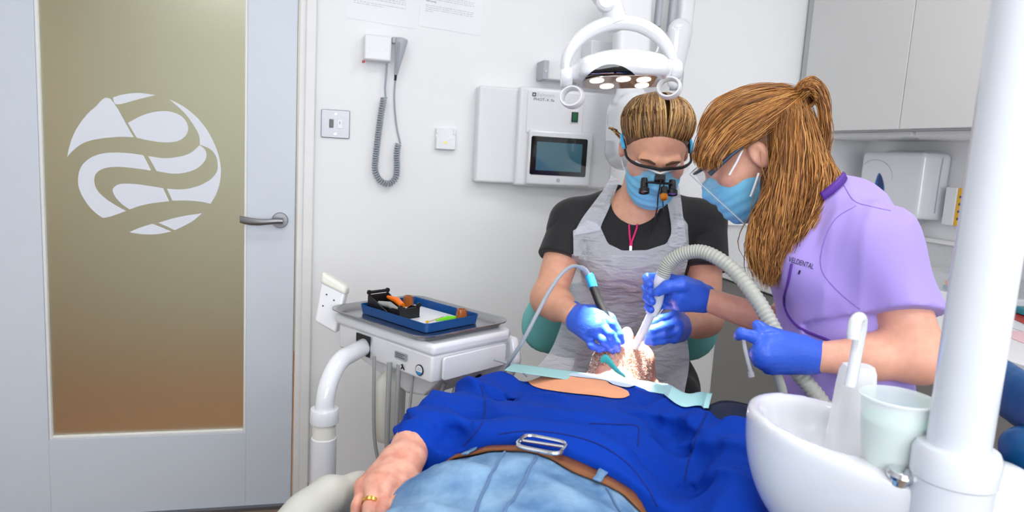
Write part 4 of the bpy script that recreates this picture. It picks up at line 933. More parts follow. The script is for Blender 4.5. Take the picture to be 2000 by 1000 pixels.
def sheet_hair(guides, count, n, jit, depth_jit=.0, wave=.0):
    G = [resample(g, n) for g in guides]; out = []
    for _ in range(count):
        t = random.random()*(len(G)-1); i = min(int(t), len(G)-2); f = t-i; p = G[i]*(1-f)+G[i+1]*f
        s_ = np.linspace(0, 1, n)[:, None]; o = rng.normal(size=3)*jit; o2 = rng.normal(size=3)*jit*1.6
        p = p+o*(1-s_)+o2*s_-FWD*depth_jit*random.random()
        if wave: p = p+np.sin(s_*6.28*(1+random.random()*1.5)+random.random()*6.28)*wave*rng.normal(size=3)
        out.append(p)
    return out
def glove_hand(name, wrist, knuckles, fingers, thumb, cuff, parent, m='glove', h=.0018, rf=.0098, rp=.0135, rw=.026, extra=None, cuff_r=.031):
    pts = [wrist]+knuckles+[q for f in fingers for q in f]+thumb+[cuff]
    A = np.array(pts); S = SDF(A.min(0)-.045, A.max(0)+.045, h)
    wv = knuckles[-1]-knuckles[0]
    for i, kq in enumerate(knuckles):
        wq = wrist+wv*((i-1.5)/3*.72)
        S.cap(wq, kq, rp*1.06, rp*.92, k=.014)
    S.cap(wrist, (knuckles[1]+knuckles[2])/2, rp*1.15, rp, k=.02)
    S.cap(wrist, knuckles[0]*.6+thumb[0]*.4, rp, rp*.8, k=.02)
    for f, kq, sc in zip(fingers, knuckles, (1.0, 1.03, .98, .88)):
        ch = [kq]+f; rs = [rf*1.10*sc, rf*1.0*sc, rf*.93*sc, rf*.80*sc][:len(ch)]
        S.chain(ch, rs, k=.0045)
    S.chain(thumb, [rf*1.5, rf*1.18, rf*1.08, rf*.9][:len(thumb)], k=.008)
    S.cap(wrist, cuff, rw, cuff_r, k=.012, q=.80, side=wv)
    if extra: extra(S)
    return S
def px(*pts): return [P(*q) for q in pts]

# ================================================================== dentist (black tunic, loupes)
dn = thing('person', P(1235, 800, 1.9)*np.array((1, 1, 0)), 'person in black tunic and clear apron with magnifying loupes, holding a scaler', 'person')
HC = P(1279, 292, 1.74); th = math.radians(43)
hR = nrm(RGT+UPV*-.05); hF_ = nrm(-FWD*math.cos(th)-UPV*math.sin(th)-RGT*.06); hU = nrm(np.cross(hR, hF_)); hU = hU if hU @ UPV > 0 else -hU; hR = nrm(np.cross(hF_, hU))
if hR @ RGT < 0: hR = -hR
nb = P(1243, 430, 1.835); chest = P(1240, 490, 1.865); waist = P(1234, 620, 1.90); hip = P(1232, 745, 1.93)
shl, shr = P(1118, 432, 1.85), P(1374, 434, 1.85); ell_, elr = P(1072, 583, 1.79), P(1376, 622, 1.78); wl, wr = P(1121, 617, 1.645), P(1336, 638, 1.665)
def torso(S, g=0.0):
    S.cap(P(1170, 452, 1.865), P(1315, 452, 1.865), .070+g, k=.05); S.cap(chest, waist, .142+g, .120+g, k=.06, q=.66, side=RGT)
    S.cap(waist, hip, .122+g, .158+g, k=.06, q=.72, side=RGT); S.cap(P(1200, 520, 1.80), P(1285, 520, 1.80), .062+g, k=.06)
    S.cap(P(1205, 398, 1.87), P(1140, 430, 1.86), .040+g, .050+g, k=.04); S.cap(P(1282, 398, 1.87), P(1345, 430, 1.86), .040+g, .050+g, k=.04); S.cap(nb+(0, 0, -.01), P(1160, 445, 1.855), .05+g, .05+g, k=.03)
lo = P(1230, 450, 1.75)-.42; hi = P(1230, 450, 1.75)+.42
S = SDF((HC[0]-.36, HC[1]-.22, .72), (HC[0]+.30, HC[1]+.36, HC[2]+.16), .0042)
torso(S, -.008)
h = head(S, HC, hR, hF_, hU)
S.cap(h(0, -.035, -.055), nb+(0, 0, .0), .052, .056, k=.03)
for sh, el, wv in ((shl, ell_, wl), (shr, elr, wr)): S.chain([sh, el, wv], [.050, .041, .027], k=.02); S.cap(el, el+(wv-el)*.35, .041, .041, k=.02)
for wv, hd_ in ((wl, P(1150, 635, 1.59)), (wr, P(1312, 642, 1.60))): S.cap(wv, hd_, .024, .010, k=.01)
body = S.build('body', 'skin_dentist', dn, 1)
# tunic
S = SDF((HC[0]-.36, HC[1]-.18, .70), (HC[0]+.30, HC[1]+.38, HC[2]-.02), .0045); torso(S, .004)
for sh, el, t in ((shl, ell_, .50), (shr, elr, .50)):
    S.cap(sh, sh+(el-sh)*.12, .060, .058, k=.03)
S.folds(.0032, 7, (0, 0, 1), 3, seed=3)
def cutcap(S, p, n_, R):   # cut only near a limb
    X, Y, Z = np.meshgrid(*S.ax, indexing='ij', sparse=True); n_ = nrm(n_); d = ((X-p[0])*n_[0]+(Y-p[1])*n_[1]+(Z-p[2])*n_[2]); r2 = (X-p[0])**2+(Y-p[1])**2+(Z-p[2])**2
    m_ = r2 < R*R; d = np.where(m_, d, -1); S.f = np.maximum(S.f, d).astype(np.float32)
slv = []
for i_, (sh, el) in enumerate(((shl, ell_), (shr, elr))):
    e_ = sh+(el-sh)*.5; Q = SDF(np.minimum(sh, el)-.10, np.maximum(sh, el)+.10, .004); Q.cap(sh, sh+(el-sh)*.8, .059, .069, k=.01); Q.folds(.003, 11, nrm(el-sh), 4, seed=40+i_, ridge=True, n=4); Q.plane(e_, el-sh, .004); slv.append(Q)
S.cap(P(1243, 380, 1.70), P(1240, 402, 1.86), .062, .060, k=.006, op='sub'); S.cap(P(1242, 412, 1.72), P(1240, 412, 1.80), .034, .034, k=.006, op='sub')
S.cap(P(1240, 425, 1.73), P(1231, 478, 1.75), .014, .003, k=.004, op='sub')
tun = build_multi('tunic', [S]+slv, 'scrub_black', dn)
# trousers and shoes
S = SDF((HC[0]-.42, HC[1]-.35, 0), (HC[0]+.34, HC[1]+.42, .82), .009)
S.cap(hip+(0, 0, .02), hip+(0, 0, -.08), .160, .165, k=.05, q=.8, side=RGT)
for s_, kn_ in ((-1, P(1085, 860, 1.66)), (1, P(1392, 880, 1.66))):
    hp_ = hip+RGT*s_*.09+np.array((0, 0, -.08)); kn_ = kn_*np.array((1, 1, 0))+np.array((0, 0, .54)); S.cap(hp_, kn_, .098, .068, k=.05); ft = kn_*np.array((1, 1, 0))+sy*.12+np.array((0, 0, .09)); S.cap(kn_, ft, .066, .046, k=.03)
    b = MB(); 
    rows = [[ft*np.array((1, 1, 0))-sy*y+sx*(w_*math.cos(t))+np.array((0, 0, max(0.0, .032+z_*math.sin(t)))) for t in [2*PI*k/14 for k in range(15)]] for y, w_, z_ in ((-.06, .01, .02), (-.05, .034, .04), (0, .04, .05), (.08, .044, .036), (.15, .04, .03), (.18, .012, .018))]
    b.grid(rows); b.build('shoe', 'black_plastic', dn)
S.cap(hip+RGT*.10+np.array((0, -.04, -.01)), P(1335, 765, 1.78), .06, .04, k=.04)
S.folds(.003, 8, None, seed=5); tr = S.build('trousers', 'scrub_black', dn, 1)
T = bvh(tun); TB = bvh(body)
# zip
for q in ([(1228, 433), (1229, 450), (1230, 468), (1231, 486)], [(1247, 433), (1242, 450), (1236, 468), (1232, 486)]):
    pts = [hit(bvh(tun, body) if False else T, *p, .0025) for p in spline(q, 14)]; pts = fill_missing(pts)
    if pts: MB().tube(pts, .0024, 8).build('zip', 'pink_zip', dn)
p = hit(T, 1231, 486, .004, 1.75); MB(frame(p, RGT, z=-FWD)).prism(rrect(.006, .012, .002), 0, .003).build('zip_pull', 'chrome', dn)
# apron
am, nt, pb_, mx = thin('apron_film', (240, 243, 250), .54, .26)
n = nt.nodes.new('ShaderNodeTexNoise'); n.inputs['Scale'].default_value = 26; n.inputs['Detail'].default_value = 6; tc = nt.nodes.new('ShaderNodeTexCoord'); mp = nt.nodes.new('ShaderNodeMapping'); mp.inputs['Scale'].default_value = (1, 1, 2.6)
nt.links.new(tc.outputs['Object'], mp.inputs['Vector']); nt.links.new(mp.outputs['Vector'], n.inputs['Vector'])
bp = nt.nodes.new('ShaderNodeBump'); bp.inputs['Strength'].default_value = .9; bp.inputs['Distance'].default_value = .02; nt.links.new(n.outputs['Fac'], bp.inputs['Height']); nt.links.new(bp.outputs['Normal'], pb_.inputs['Normal'])
TT = bvh(tun, tr)
def film(left, right, nv, nu, lift, fall=None, wr=.0, smooth_it=0, seed=0):
    L = spline(left, nv); R = spline(right, nv); D = np.zeros((nv, nu)); XY = np.zeros((nv, nu, 2)); r = np.random.default_rng(seed)
    for i in range(nv):
        for j in range(nu):
            q = L[i]+(R[i]-L[i])*j/(nu-1); XY[i, j] = q; hp_ = hit(TT, *q, lift); fb = np.interp(i/(nv-1), *fall) if fall else 1.8
            d = float((hp_-CAMP) @ FWD) if hp_ is not None else 9
            D[i, j] = min(d, fb)
    for _ in range(smooth_it):
        E_ = np.pad(D, 1, mode='edge'); D = np.minimum(D, .5*D+.125*(E_[:-2, 1:-1]+E_[2:, 1:-1]+E_[1:-1, :-2]+E_[1:-1, 2:]))
    if wr:
        ii, jj = np.meshgrid(np.linspace(0, 1, nv), np.linspace(0, 1, nu), indexing='ij')
        for k in range(7): a_, b_, c_ = r.random()*6.28, 6+r.random()*22, r.normal()*5; D -= wr*(.5+.5*np.sin(jj*b_+ii*c_+a_))*np.clip(ii*2.2, .1, 1)/3
    return [[P(*XY[i, j], D[i, j]) for j in range(nu)] for i in range(nv)]
ap = film([(1118, 466), (1117, 500), (1114, 545), (1106, 590), (1094, 640), (1072, 690), (1042, 722)], [(1340, 474), (1344, 505), (1334, 550), (1336, 600), (1342, 660), (1346, 710), (1336, 772)], 60, 50, .006, ([0, .4, .6, 1], [1.9, 1.84, 1.82, 1.77]), .010, 6, 4)
# top edge follows the scooped neckline
Lr = len(ap[0])
for j in range(Lr):
    t = j/(Lr-1); xx = 1118+222*t; yt = np.interp(xx, [1118, 1150, 1172, 1188, 1215, 1260, 1298, 1312, 1326, 1340], [452, 430, 442, 478, 491, 490, 478, 446, 420, 440])
    for i in range(10):
        f = i/9; yy = yt+(ap_y-yt)*f if False else yt+(504-yt)*f
        hp_ = hit(TT, xx+(2 if t > .5 else 0), yy, .006)
        if hp_ is not None: ap[i][j] = ap[i][j]*0+hp_ if i < 9 else ap[i][j]
MB().grid(ap).build('apron', am, dn)
for l_, r_ in (([(1194, 342), (1180, 368), (1158, 398), (1136, 428), (1119, 460)], [(1210, 352), (1200, 380), (1188, 410), (1176, 436), (1172, 450)]), ([(1300, 372), (1303, 395), (1308, 420), (1311, 450), (1306, 480)], [(1326, 362), (1331, 395), (1335, 430), (1339, 460), (1342, 490)])):
    MB().grid(film(l_, r_, 24, 8, .007, ([0, .3, 1], [1.80, 1.83, 1.86]), .004, 3, 9)).build('apron_strap', am, dn)
# hair
Hm = np.stack([hR, hF_, hU], 1)
S = SDF(HC-.16, HC+.16, .004); S.ell(h(0, -.016, .028), (.0765, .0975, .0925), Hm, k=.01); S.ell(h(0, -.11, .03), (.042, .035, .04), Hm, k=.03)
S.plane(h(0, .058, .066), nrm(hF_*.9-hU*.62), .006); S.plane(h(0, .02, -.004), nrm(-hU+hF_*.6), .006)
S.build('hair_underlayer', 'hair_dark_blonde', dn, 1)
polys = []
for k in range(5200):
    a = random.uniform(-2.95, 2.95); sgn = 1 if a > 0.12 else -1
    az = a; zz = .70-.43*abs(a)**1.3; st = nrm((math.sin(az), math.cos(az)*.95+.05, max(zz, -.72)+random.uniform(-.05, .30)))
    en = nrm((.10*sgn*random.random(), -1, .35+.12*random.random())); ang = math.acos(np.clip(st @ en, -1, 1)); rr_ = 1.0+random.uniform(.0, .05); pl = []
    mid = nrm((.60*sgn*min(1, abs(a)+.25)*(0.4+random.random()*.6), .05-.3*max(0, abs(a)-1.2), 1.0-.30*abs(a)))
    for t in np.linspace(0, 1, 12):
        v = nrm((1-t)**2*st+2*t*(1-t)*mid*1.25+t*t*en); lift = .004+.010*math.sin(PI*min(1, t*1.4))
        q = v*np.array((.080, .100, .094))*(rr_-.065*(1-min(1, t*3.5)))+v*(lift-.004*(1-min(1, t*3))); pl.append(h(q[0], q[1]-.018, q[2]+.030))
    polys.append(np.array(pl))
strand_obj('hair', polys, .0011, HD, dn)
polys = [np.array([h(-.08-.03*t+random.gauss(0, .003), -.03-.03*t, .005+.012*math.sin(t*2)+random.gauss(0, .002)) for t in np.linspace(0, 1, 8)]) for k in range(40)]
strand_obj('hair_tuft', polys, .0012, HD, dn)
# eyebrows
for s_ in (-1, 1):
    b = MB(); b.tube([h(s_*.012, .0995, .026), h(s_*.028, .096, .031), h(s_*.046, .085, .027)], [.003, .0035, .0015], 8); b.build('eyebrow', 'brow_hair', dn)
# mask
def face_mask(h, Mx, parent, side_cut=.060, label=None):
    S = SDF(h(0, .05, -.05)-.12, h(0, .05, -.05)+.12, .003)
    S.ell(h(0, .034, -.048), (.067, .076, .078), Mx, k=.01); S.cap(h(0, .098, .002), h(0, .112, -.026), .010, .016, k=.03); S.ell(h(0, .062, -.085), (.044, .045, .036), Mx, k=.03)
    Fw, Up, Rr = Mx[:, 1], Mx[:, 2], Mx[:, 0]
    S.plane(h(0, .10, .004), nrm(Up+Fw*.18), .004); S.plane(h(side_cut, 0, 0), nrm(Rr-Fw*.15), .004); S.plane(h(-side_cut, 0, 0), nrm(-Rr-Fw*.15), .004); S.plane(h(0, .006, 0), -Fw, .004)
    S.func(lambda p: .0013*np.sin(((p-h(0, 0, 0)) @ Up)*2*PI/.021)*np.clip((( p-h(0, 0, 0)) @ Fw)*14, 0, 1))
    o = S.build('face_mask', 'mask_blue', parent, 1); t = bvh(o)
    return o
mk = face_mask(h, Hm, dn)
MB().tube([h(-.052, .066, .008), h(-.03, .096, .012), h(0, .114, .010), h(.03, .096, .012), h(.052, .066, .008)], .003, 8).build('mask_edge', 'mask_white', mk)
for s_ in (-1, 1):
    MB().tube([h(s_*.058, .035, -.01), h(s_*.072, .012, .010), h(s_*.082, -.016, .016), h(s_*.084, -.026, .0)], .0016, 6).build('ear_loop', 'mask_white', mk)
    MB().tube([h(s_*.054, .03, -.078), h(s_*.072, .0, -.05), h(s_*.082, -.024, -.026)], .0016, 6).build('ear_loop', 'mask_white', mk)
# loupes
mat('loupe_black', (20, 20, 23), .35); mat('loupe_blue', (70, 180, 236), .35); mat('amber_filter', (240, 140, 20), .1, trans=.5, coat=.5); mat('lens_coating', (96, 70, 170), .05, coat=1)
lens_m = thin('lens_clear', (215, 222, 232), .16, .05)[0]
lp = MB().tube(spline([h(-.079, .040, .020), h(-.075, .072, .020), h(-.055, .094, .019), h(-.028, .103, .019), h(0, .107, .018), h(.028, .103, .019), h(.055, .094, .019), h(.075, .072, .020), h(.079, .040, .020)], 30), [.0032]*6+[.0038]*18+[.0032]*6, 10).build('loupes', 'loupe_black', dn)
for s_ in (-1, 1):
    MB().tube([h(s_*.078, .032, .020), h(s_*.081, .0, .022), h(s_*.080, -.03, .022)], [.0042, .0042, .003], 10).build('temple_arm', 'loupe_black', lp)
    MB().tube([h(s_*.0815, .034, .022), h(s_*.0845, .010, .024), h(s_*.084, -.018, .024)], [.0042, .0050, .0042], 10).build('temple_sleeve', 'loupe_blue', lp)
    rows = []
    for i in range(7):
        t = i/6; rows.append([h(s_*(.008+.066*u), (.108-.030*u*u)-.002*t, .018-.036*t*(1-.35*u)) for u in np.linspace(0, 1, 9)])
    MB().grid(rows).build('lens', lens_m, lp)
ld = nrm(hF_*.86-hU*.50)
br_ = h(0, .122, .004); MB(frame(br_-ld*.006, hR, z=ld)).box((-.012, -.009, 0), (.012, .010, .014)).build('bridge_mount', 'loupe_black', lp, bevel=.002)
MB().tube([h(-.03, .128, -.006), h(.03, .128, -.006)], .0028, 8).build('cross_bar', 'loupe_black', lp)
for s_ in (-1, 1):
    c = h(s_*.033, .116, -.012); bt = MB(frame(c, hR, z=ld)).lathe([(0, -.006), (.0075, -.006), (.0085, 0), (.0095, .018), (.0125, .021), (.0125, .030), (.011, .030), (.011, .027), (0, .027)], 24).build('loupe_barrel', 'loupe_black', lp)
    MB(frame(c+ld*.0275, hR, z=ld)).lathe([(0, 0), (.0108, 0), (.008, .0012), (0, .0018)], 20).build('objective_lens', 'chrome' if s_ < 0 else 'lens_coating', bt)
c = h(.012, .137, -.016); lt = MB(frame(c, hR, z=ld)).lathe([(0, -.004), (.008, -.004), (.009, .008), (.0095, .014), (0, .014)], 20).build('headlight', 'loupe_black', lp)
MB(frame(c+ld*.014+hU*.0, hR, z=ld)).lathe([(0, 0), (.0092, 0), (.0092, .010), (.007, .013), (0, .013)], 20).build('amber_filter', 'amber_filter', lt)
MB().tube([P(1291, 352, 1.62), P(1285, 385, 1.66), P(1284, 405, 1.73), P(1276, 440, 1.755), P(1270, 488, 1.755)], .0016, 6).build('cable', 'black_plastic', lp)
MB().tube([P(1298, 350, 1.62), P(1294, 385, 1.68), P(1296, 412, 1.74), P(1287, 432, 1.757)], .0013, 6).build('cable', 'black_plastic', lp)
# gloves
kn = px((1174, 617, 1.578), (1170, 633, 1.562), (1161, 648, 1.56), (1149, 659, 1.57))
fg = [px((1196, 633, 1.555), (1209, 654, 1.552), (1214, 667, 1.556)), px((1191, 653, 1.542), (1203, 670, 1.545), (1206, 682, 1.552)), px((1179, 666, 1.542), (1192, 678, 1.547), (1197, 685, 1.556)), px((1156, 675, 1.552), (1170, 681, 1.55), (1181, 681, 1.556))]
tb = px((1142, 607, 1.615), (1168, 606, 1.605), (1192, 622, 1.585), (1207, 645, 1.572))
glove_hand('glove', P(1128, 621, 1.63), kn, fg, tb, P(1116, 612, 1.67), dn).build('glove', 'glove', dn, 1)
kn = px((1317, 616, 1.605), (1322, 632, 1.588), (1322, 648, 1.582), (1316, 661, 1.588))
fg = [px((1292, 623, 1.578), (1273, 632, 1.576), (1266, 637, 1.578)), px((1295, 639, 1.563), (1273, 646, 1.562), (1265, 649, 1.566)), px((1296, 653, 1.563), (1274, 658, 1.563), (1264, 659, 1.567)), px((1296, 665, 1.568), (1275, 668, 1.568), (1263, 668, 1.572))]
tb = px((1318, 632, 1.64), (1300, 632, 1.62), (1284, 642, 1.60), (1270, 652, 1.588))
glove_hand('glove', P(1330, 640, 1.65), kn, fg, tb, P(1339, 636, 1.69), dn).build('glove', 'glove', dn, 1)
# ================================================================== patient (blue sweater, jeans)
mat('denim', (134, 170, 204), .85, var=(16, .3), c2=(80, 120, 164), bump=(170, .5, .002)); mat('denim_seam', (92, 122, 160), .8)
mat('belt_leather', (132, 78, 38), .5, var=(30, .3), bump=(120, .25, .001)); mat('gold', (226, 178, 90), .25, metal=1)
mat('chair_blue', (10, 72, 128), .35); mat('armrest_grey', (188, 188, 180), .5); mat('print_peach', (240, 168, 126), .75); mat('print_ice', (208, 222, 240), .75)
mat('bib_paper', (176, 226, 228), .7, bump=(60, .2, .001)); mat('bib_teal', (60, 182, 190), .6)
pt = thing('person', (.40, 1.08, 0), 'person in a blue sweater and jeans lying back in the dental chair', 'person')
pA = nrm((-.56, -.83, 0)); pS = np.array((-pA[1], pA[0], 0)); S0 = np.array((.535, 1.275, .745))
def B(u, v, w_): return S0+pA*u+pS*v+np.array((0, 0, w_))
elL, wrL = P(866, 842, 1.235), P(800, 880, 1.12); elR, wrR = P(1432, 912, 1.17), P(1440, 1020, 1.0)
# dental chair under the patient
ch = thing('dental_chair', (.35, .95, 0), 'blue dental chair with grey armrest and black headrest', 'dental chair')
Fc = frame(B(.2, 0, -.17), pS, z=(0, 0, 1))
a = SDF(B(.2, 0, -.17)-.62, B(.2, 0, -.17)+.62, .011); a.rbox(frame(B(.20, 0, -.165), pS, z=(0, 0, 1)), (.235, .34, .045), .04, k=.03); a.build('backrest', 'chair_blue', ch, 1)
a = SDF(B(.95, 0, -.2)-.75, B(.95, 0, -.2)+.75, .014); a.rbox(frame(B(.95, 0, -.17), pS, z=(0, 0, 1)), (.24, .42, .055), .05, k=.03); a.build('seat', 'chair_blue', ch, 1)
MB(frame(B(.6, 0, -.745), pS, z=(0, 0, 1))).prism(rrect(.30, .34, .05), .06, .50).build('lift_column', 'white_plastic', ch, bevel=.02)
MB(frame(B(.6, 0, -.745), pS, z=(0, 0, 1))).prism(rrect(.5, .8, .1), 0.0, .06).build('base_plate', 'white_plastic', ch, bevel=.015)
arm_pts = [P(596, 985, 1.00), P(640, 955, 1.04), P(700, 950, 1.09), P(760, 960, 1.14)]
a = SDF(np.min(arm_pts, 0)-.08, np.max(arm_pts, 0)+.08, .004)
for i in range(3): a.cap(arm_pts[i]+(0, 0, -.012), arm_pts[i+1]+(0, 0, -.012), .024+.003*i, .026+.003*i, k=.02, q=.8, side=(0, 0, 1))
a.cap(arm_pts[0]+(0, 0, -.014), arm_pts[0]+pA*.10+(0, 0, -.02), .024, .026, k=.03)
a.build('armrest', 'armrest_grey', ch, 1)
MB().tube([arm_pts[3]+(0, 0, -.02), B(.45, -.22, -.14), B(.45, -.18, -.18)], .016, 12).build('armrest_bracket', 'white_plastic', ch)
# head
phU = nrm(-pA*.97+np.array((0, 0, -.22))); phF = nrm(np.array((0, 0, 1))-phU*phU[2]); phR = nrm(np.cross(phF, phU))
mouth = P(1216, 668, 1.60); HP = mouth-phF*.086+phU*.068
S = SDF(HP-.19, HP+np.array((.19, .19, .16)), .004); h = head(S, HP, phR, phF, phU, 1.12)
S.cap(h(0, -.015, -.075), B(-.01, 0, .015), .062, .066, k=.03)
S.ell(h(0, .090, -.066), (.020, .016, .011), np.stack([phR, phF, phU], 1), k=.004, op='sub')
S.func(lambda p: .0012*np.sin(p[:, 0]*900+3*np.sin(p[:, 1]*500))*np.sin(p[:, 1]*800)*np.sin(p[:, 2]*700))
S.cap(B(-.01, 0, .015), B(.05, 0, -.03), .07, .08, k=.03)
hv, hq = S.mesh(1)
# forearm and bare hand
kn = px((782, 948, 1.035), (756, 948, 1.022), (731, 948, 1.022), (709, 953, 1.032))
fg = [px((776, 990, .995), (772, 1030, .985), (770, 1052, .985)), px((747, 996, .988), (740, 1036, .975), (738, 1058, .98)), px((722, 990, .992), (715, 1032, .98), (712, 1052, .985)), px((698, 988, 1.008), (692, 1022, 1.0), (690, 1040, 1.0))]
tb = px((800, 915, 1.09), (806, 945, 1.05), (808, 985, 1.015))
S = glove_hand('hand', P(786, 897, 1.095), kn, fg, tb, P(806, 872, 1.135), pt, rf=.0100, rp=.0150, rw=.030, h=.0022, cuff_r=.033)
for kq in kn: S.ell(kq+(0, 0, .006), (.009, .009, .007), k=.008)
dirn = nrm(kn[1]-P(786, 897, 1.095))
for i, kq in enumerate(kn): S.cap(kq+(0, 0, .010), P(786, 897, 1.095)+(kn[-1]-kn[0])*((i-1.5)/3*.4)+np.array((0, 0, .018)), .0035, .002, k=.008)
S.chain([P(806, 872, 1.135), elL], [.032, .04], k=.01)
av, aq = S.mesh(1)
# torso, hips and legs under the clothes, one body with head and hand
S = SDF(B(.5, 0, 0)-np.array((.75, .95, .40)), B(.5, 0, 0)+np.array((.62, .95, .26)), .012)
S.cap(B(0, 0, -.01), B(.42, 0, -.01), .17, .165, k=.05, q=.5, side=pS)
for s_ in (-1, 1): S.chain([B(.48, s_*.09, -.02), B(.93, s_*.12, .0), B(1.35, s_*.12, -.10)], [.085, .06, .045], k=.04)
S.chain([B(.02, .17, 0), elR, wrR], [.05, .04, .028], k=.02); S.chain([B(.02, -.17, 0), elL], [.05, .038], k=.02); S.cap(B(0, 0, 0), B(-.06, 0, .01), .07, .06, k=.03)
bv, bq = S.mesh(1)
allv = np.concatenate([hv, av, bv]); allq = np.concatenate([hq, aq+len(hv), bq+len(hv)+len(av)])
pbody = np_obj('body', allv, allq, 'skin_patient', pt)
# grey stubble beard
mat('beard', (226, 200, 184), .8); polys = []; TH = BVHTree.FromPolygons([tuple(v) for v in hv], [list(q) for q in hq]); BM = hairmat('beard_hair', [(150, 84, 54), (214, 176, 150), (240, 228, 218), (250, 246, 240)])
for k in range(3200):
    x, y, z = random.uniform(-.07, .07), 0, random.uniform(-.125, -.035)
    o_ = h(x*1.6, .25, z-.10*random.random()); d_ = nrm(h(x, .03, z)-o_); loc, nor, i_, ds_ = TH.ray_cast(V(o_), V(d_))
    if loc is None: continue
    nor = np.array(nor); nor = nor if nor @ d_ < 0 else -nor; lc = np.array(loc)
    rel = lc-HP
    if rel @ phU > -.045 or (abs((rel @ phU)+.066) < .014 and abs(rel @ phR) < .024): continue
    g_ = nrm(nor+.6*rng.normal(size=3)-phU*.3); polys.append(np.array([lc, lc+g_*.003, lc+g_*.006]))
if polys: strand_obj('beard', polys, .0007, BM, pt)
# headrest
hr = frame(HP-phF*.075+phU*.02, phR, z=phF); a = SDF(hr[:3, 3]-.2, hr[:3, 3]+.2, .006)
a.rbox(hr, (.088, .10, .03), .028, k=.02)
for s_ in (-1, 1): a.cap(hr[:3, 3]+phR*s_*.083-phU*.07+phF*.03, hr[:3, 3]+phR*s_*.083+phU*.085+phF*.045, .017, .017, k=.03)
a.cap(hr[:3, 3]+phR*.08+phU*.09+phF*.042, hr[:3, 3]-phR*.08+phU*.09+phF*.042, .017, .017, k=.02)
a.build('headrest', 'black_plastic', ch, 1)
MB().tube([hr[:3, 3]-phF*.02-phU*.05, B(-.12, 0, -.15), B(-.05, 0, -.165)], .018, 12).build('headrest_stem', 'chrome', ch)
for s_ in (-1, 1): MB(frame(hr[:3, 3]+phR*s_*.094-phU*.03+phF*.055, phU, z=phF)).box((-.012, -.004, -.004), (.012, .004, .004)).build('headrest_clip', 'chrome', ch, bevel=.001)
# sweater
pb0 = onZ(1055, 893, .857); bu, bvv = float((pb0-S0) @ pA), float((pb0-S0) @ pS); print('BELT', bu, bvv)
S = SDF((S0[0]-.62, S0[1]-.62, .56), (S0[0]+.42, S0[1]+.30, 1.0), .0048)
S.cap(B(-.01, -.10, .0), B(-.01, .10, .0), .10, .10, k=.04); S.cap(B(.05, 0, .0), B(.38, -.01, .0), .200, .205, k=.05, q=.58, side=pS); S.ell(B(.27, -.01, .035), (.205, .20, .112), frame((0, 0, 0), pS, z=(0, 0, 1)), k=.05)
S.cap(B(-.01, 0, .01), B(-.055, 0, .012), .085, .078, k=.02)
shL, shR = P(966, 806, 1.44), P(1330, 868, 1.30)
S.chain([shL, elL, wrL+(wrL-elL)*.05], [.082, .060, .044], k=.035); S.chain([shR, elR, wrR], [.082, .066, .052], k=.035)
def near(c, r): return lambda p: np.exp(-((p-c)**2).sum(1)/(r*r))
S.folds(.0045, 5.5, nrm(pS*.7+pA*.5), 3.0, seed=11, n=6)
S.cap(B(.16, .17, -.01), B(.37, .215, -.02), .075, .08, k=.04); S.folds(.0085, 10, nrm(pS*.9+pA*.25), 4.0, seed=12, n=4, ridge=True)
S.folds(.008, 11, nrm(pS*.8-pA*.6), 4.0, seed=13, n=4, ridge=True, where=near(B(.20, .17, .06), .17)); S.folds(.011, 11, nrm(pS*.8+pA*.6), 4.0, seed=14, n=4, ridge=True, where=near(B(.20, -.17, .06), .17))
S.folds(.0105, 17, nrm(np.cross(elL-wrL, (0, 0, 1))), 3.5, seed=4, where=near((elL*.6+wrL*.4), .10), n=4, ridge=True)
S.folds(.009, 14, nrm(pA+pS*.2), 3.5, seed=8, where=near(shL*.7+elL*.3, .11), n=4, ridge=True); S.folds(.009, 13, nrm(pA*.8-pS*.4), 3.5, seed=9, where=near(shR*.5+elR*.5, .15), n=4, ridge=True)
# waistband roll and hem
S.func(lambda p: -.008*np.exp(-((((p-S0) @ pA)-bu+.050)/.024)**2)+.009*np.exp(-((((p-S0) @ pA)-bu+.092)/.008)**2)+.004*np.exp(-((((p-S0) @ pA)-bu+.108)/.004)**2))
S.plane(B(.405, 0, 0), nrm(pA+np.array((0, 0, -.10))), .008) if False else None
hemN = nrm(pA-pS*.03); 
X, Y, Z = np.meshgrid(*S.ax, indexing='ij', sparse=True); u_ = (X-S0[0])*pA[0]+(Y-S0[1])*pA[1]; v_ = (X-S0[0])*pS[0]+(Y-S0[1])*pS[1]
d = np.where(np.abs(v_+.0) < .235, u_-bu+.014+0*Z, -1)
def segd(a_, b_):
    dd_ = b_-a_; t_ = np.clip(((X-a_[0])*dd_[0]+(Y-a_[1])*dd_[1]+(Z-a_[2])*dd_[2])/(dd_@dd_), 0, 1); return (X-a_[0]-t_*dd_[0])**2+(Y-a_[1]-t_*dd_[1])**2+(Z-a_[2]-t_*dd_[2])**2
armR = np.minimum(segd(shR, elR), segd(elR, wrR)) < .092**2
armm = np.minimum(np.minimum(((X-elL[0])**2+(Y-elL[1])**2+(Z-elL[2])**2), ((X-wrL[0])**2+(Y-wrL[1])**2+(Z-wrL[2])**2)), ((X-elR[0])**2+(Y-elR[1])**2+(Z-elR[2])**2))
d = np.where((armm < .075**2) | armR, -1, d); S.f = np.maximum(S.f, d.astype(np.float32))
dcut = nrm(wrL-elL); X2 = (X-wrL[0])*dcut[0]+(Y-wrL[1])*dcut[1]+(Z-wrL[2])*dcut[2]; r2 = (X-wrL[0])**2+(Y-wrL[1])**2+(Z-wrL[2])**2
S.f = np.maximum(S.f, np.where(r2 < .09**2, X2, -1).astype(np.float32))
sw = S.build('sweater', 'sweater_blue', pt, 1)
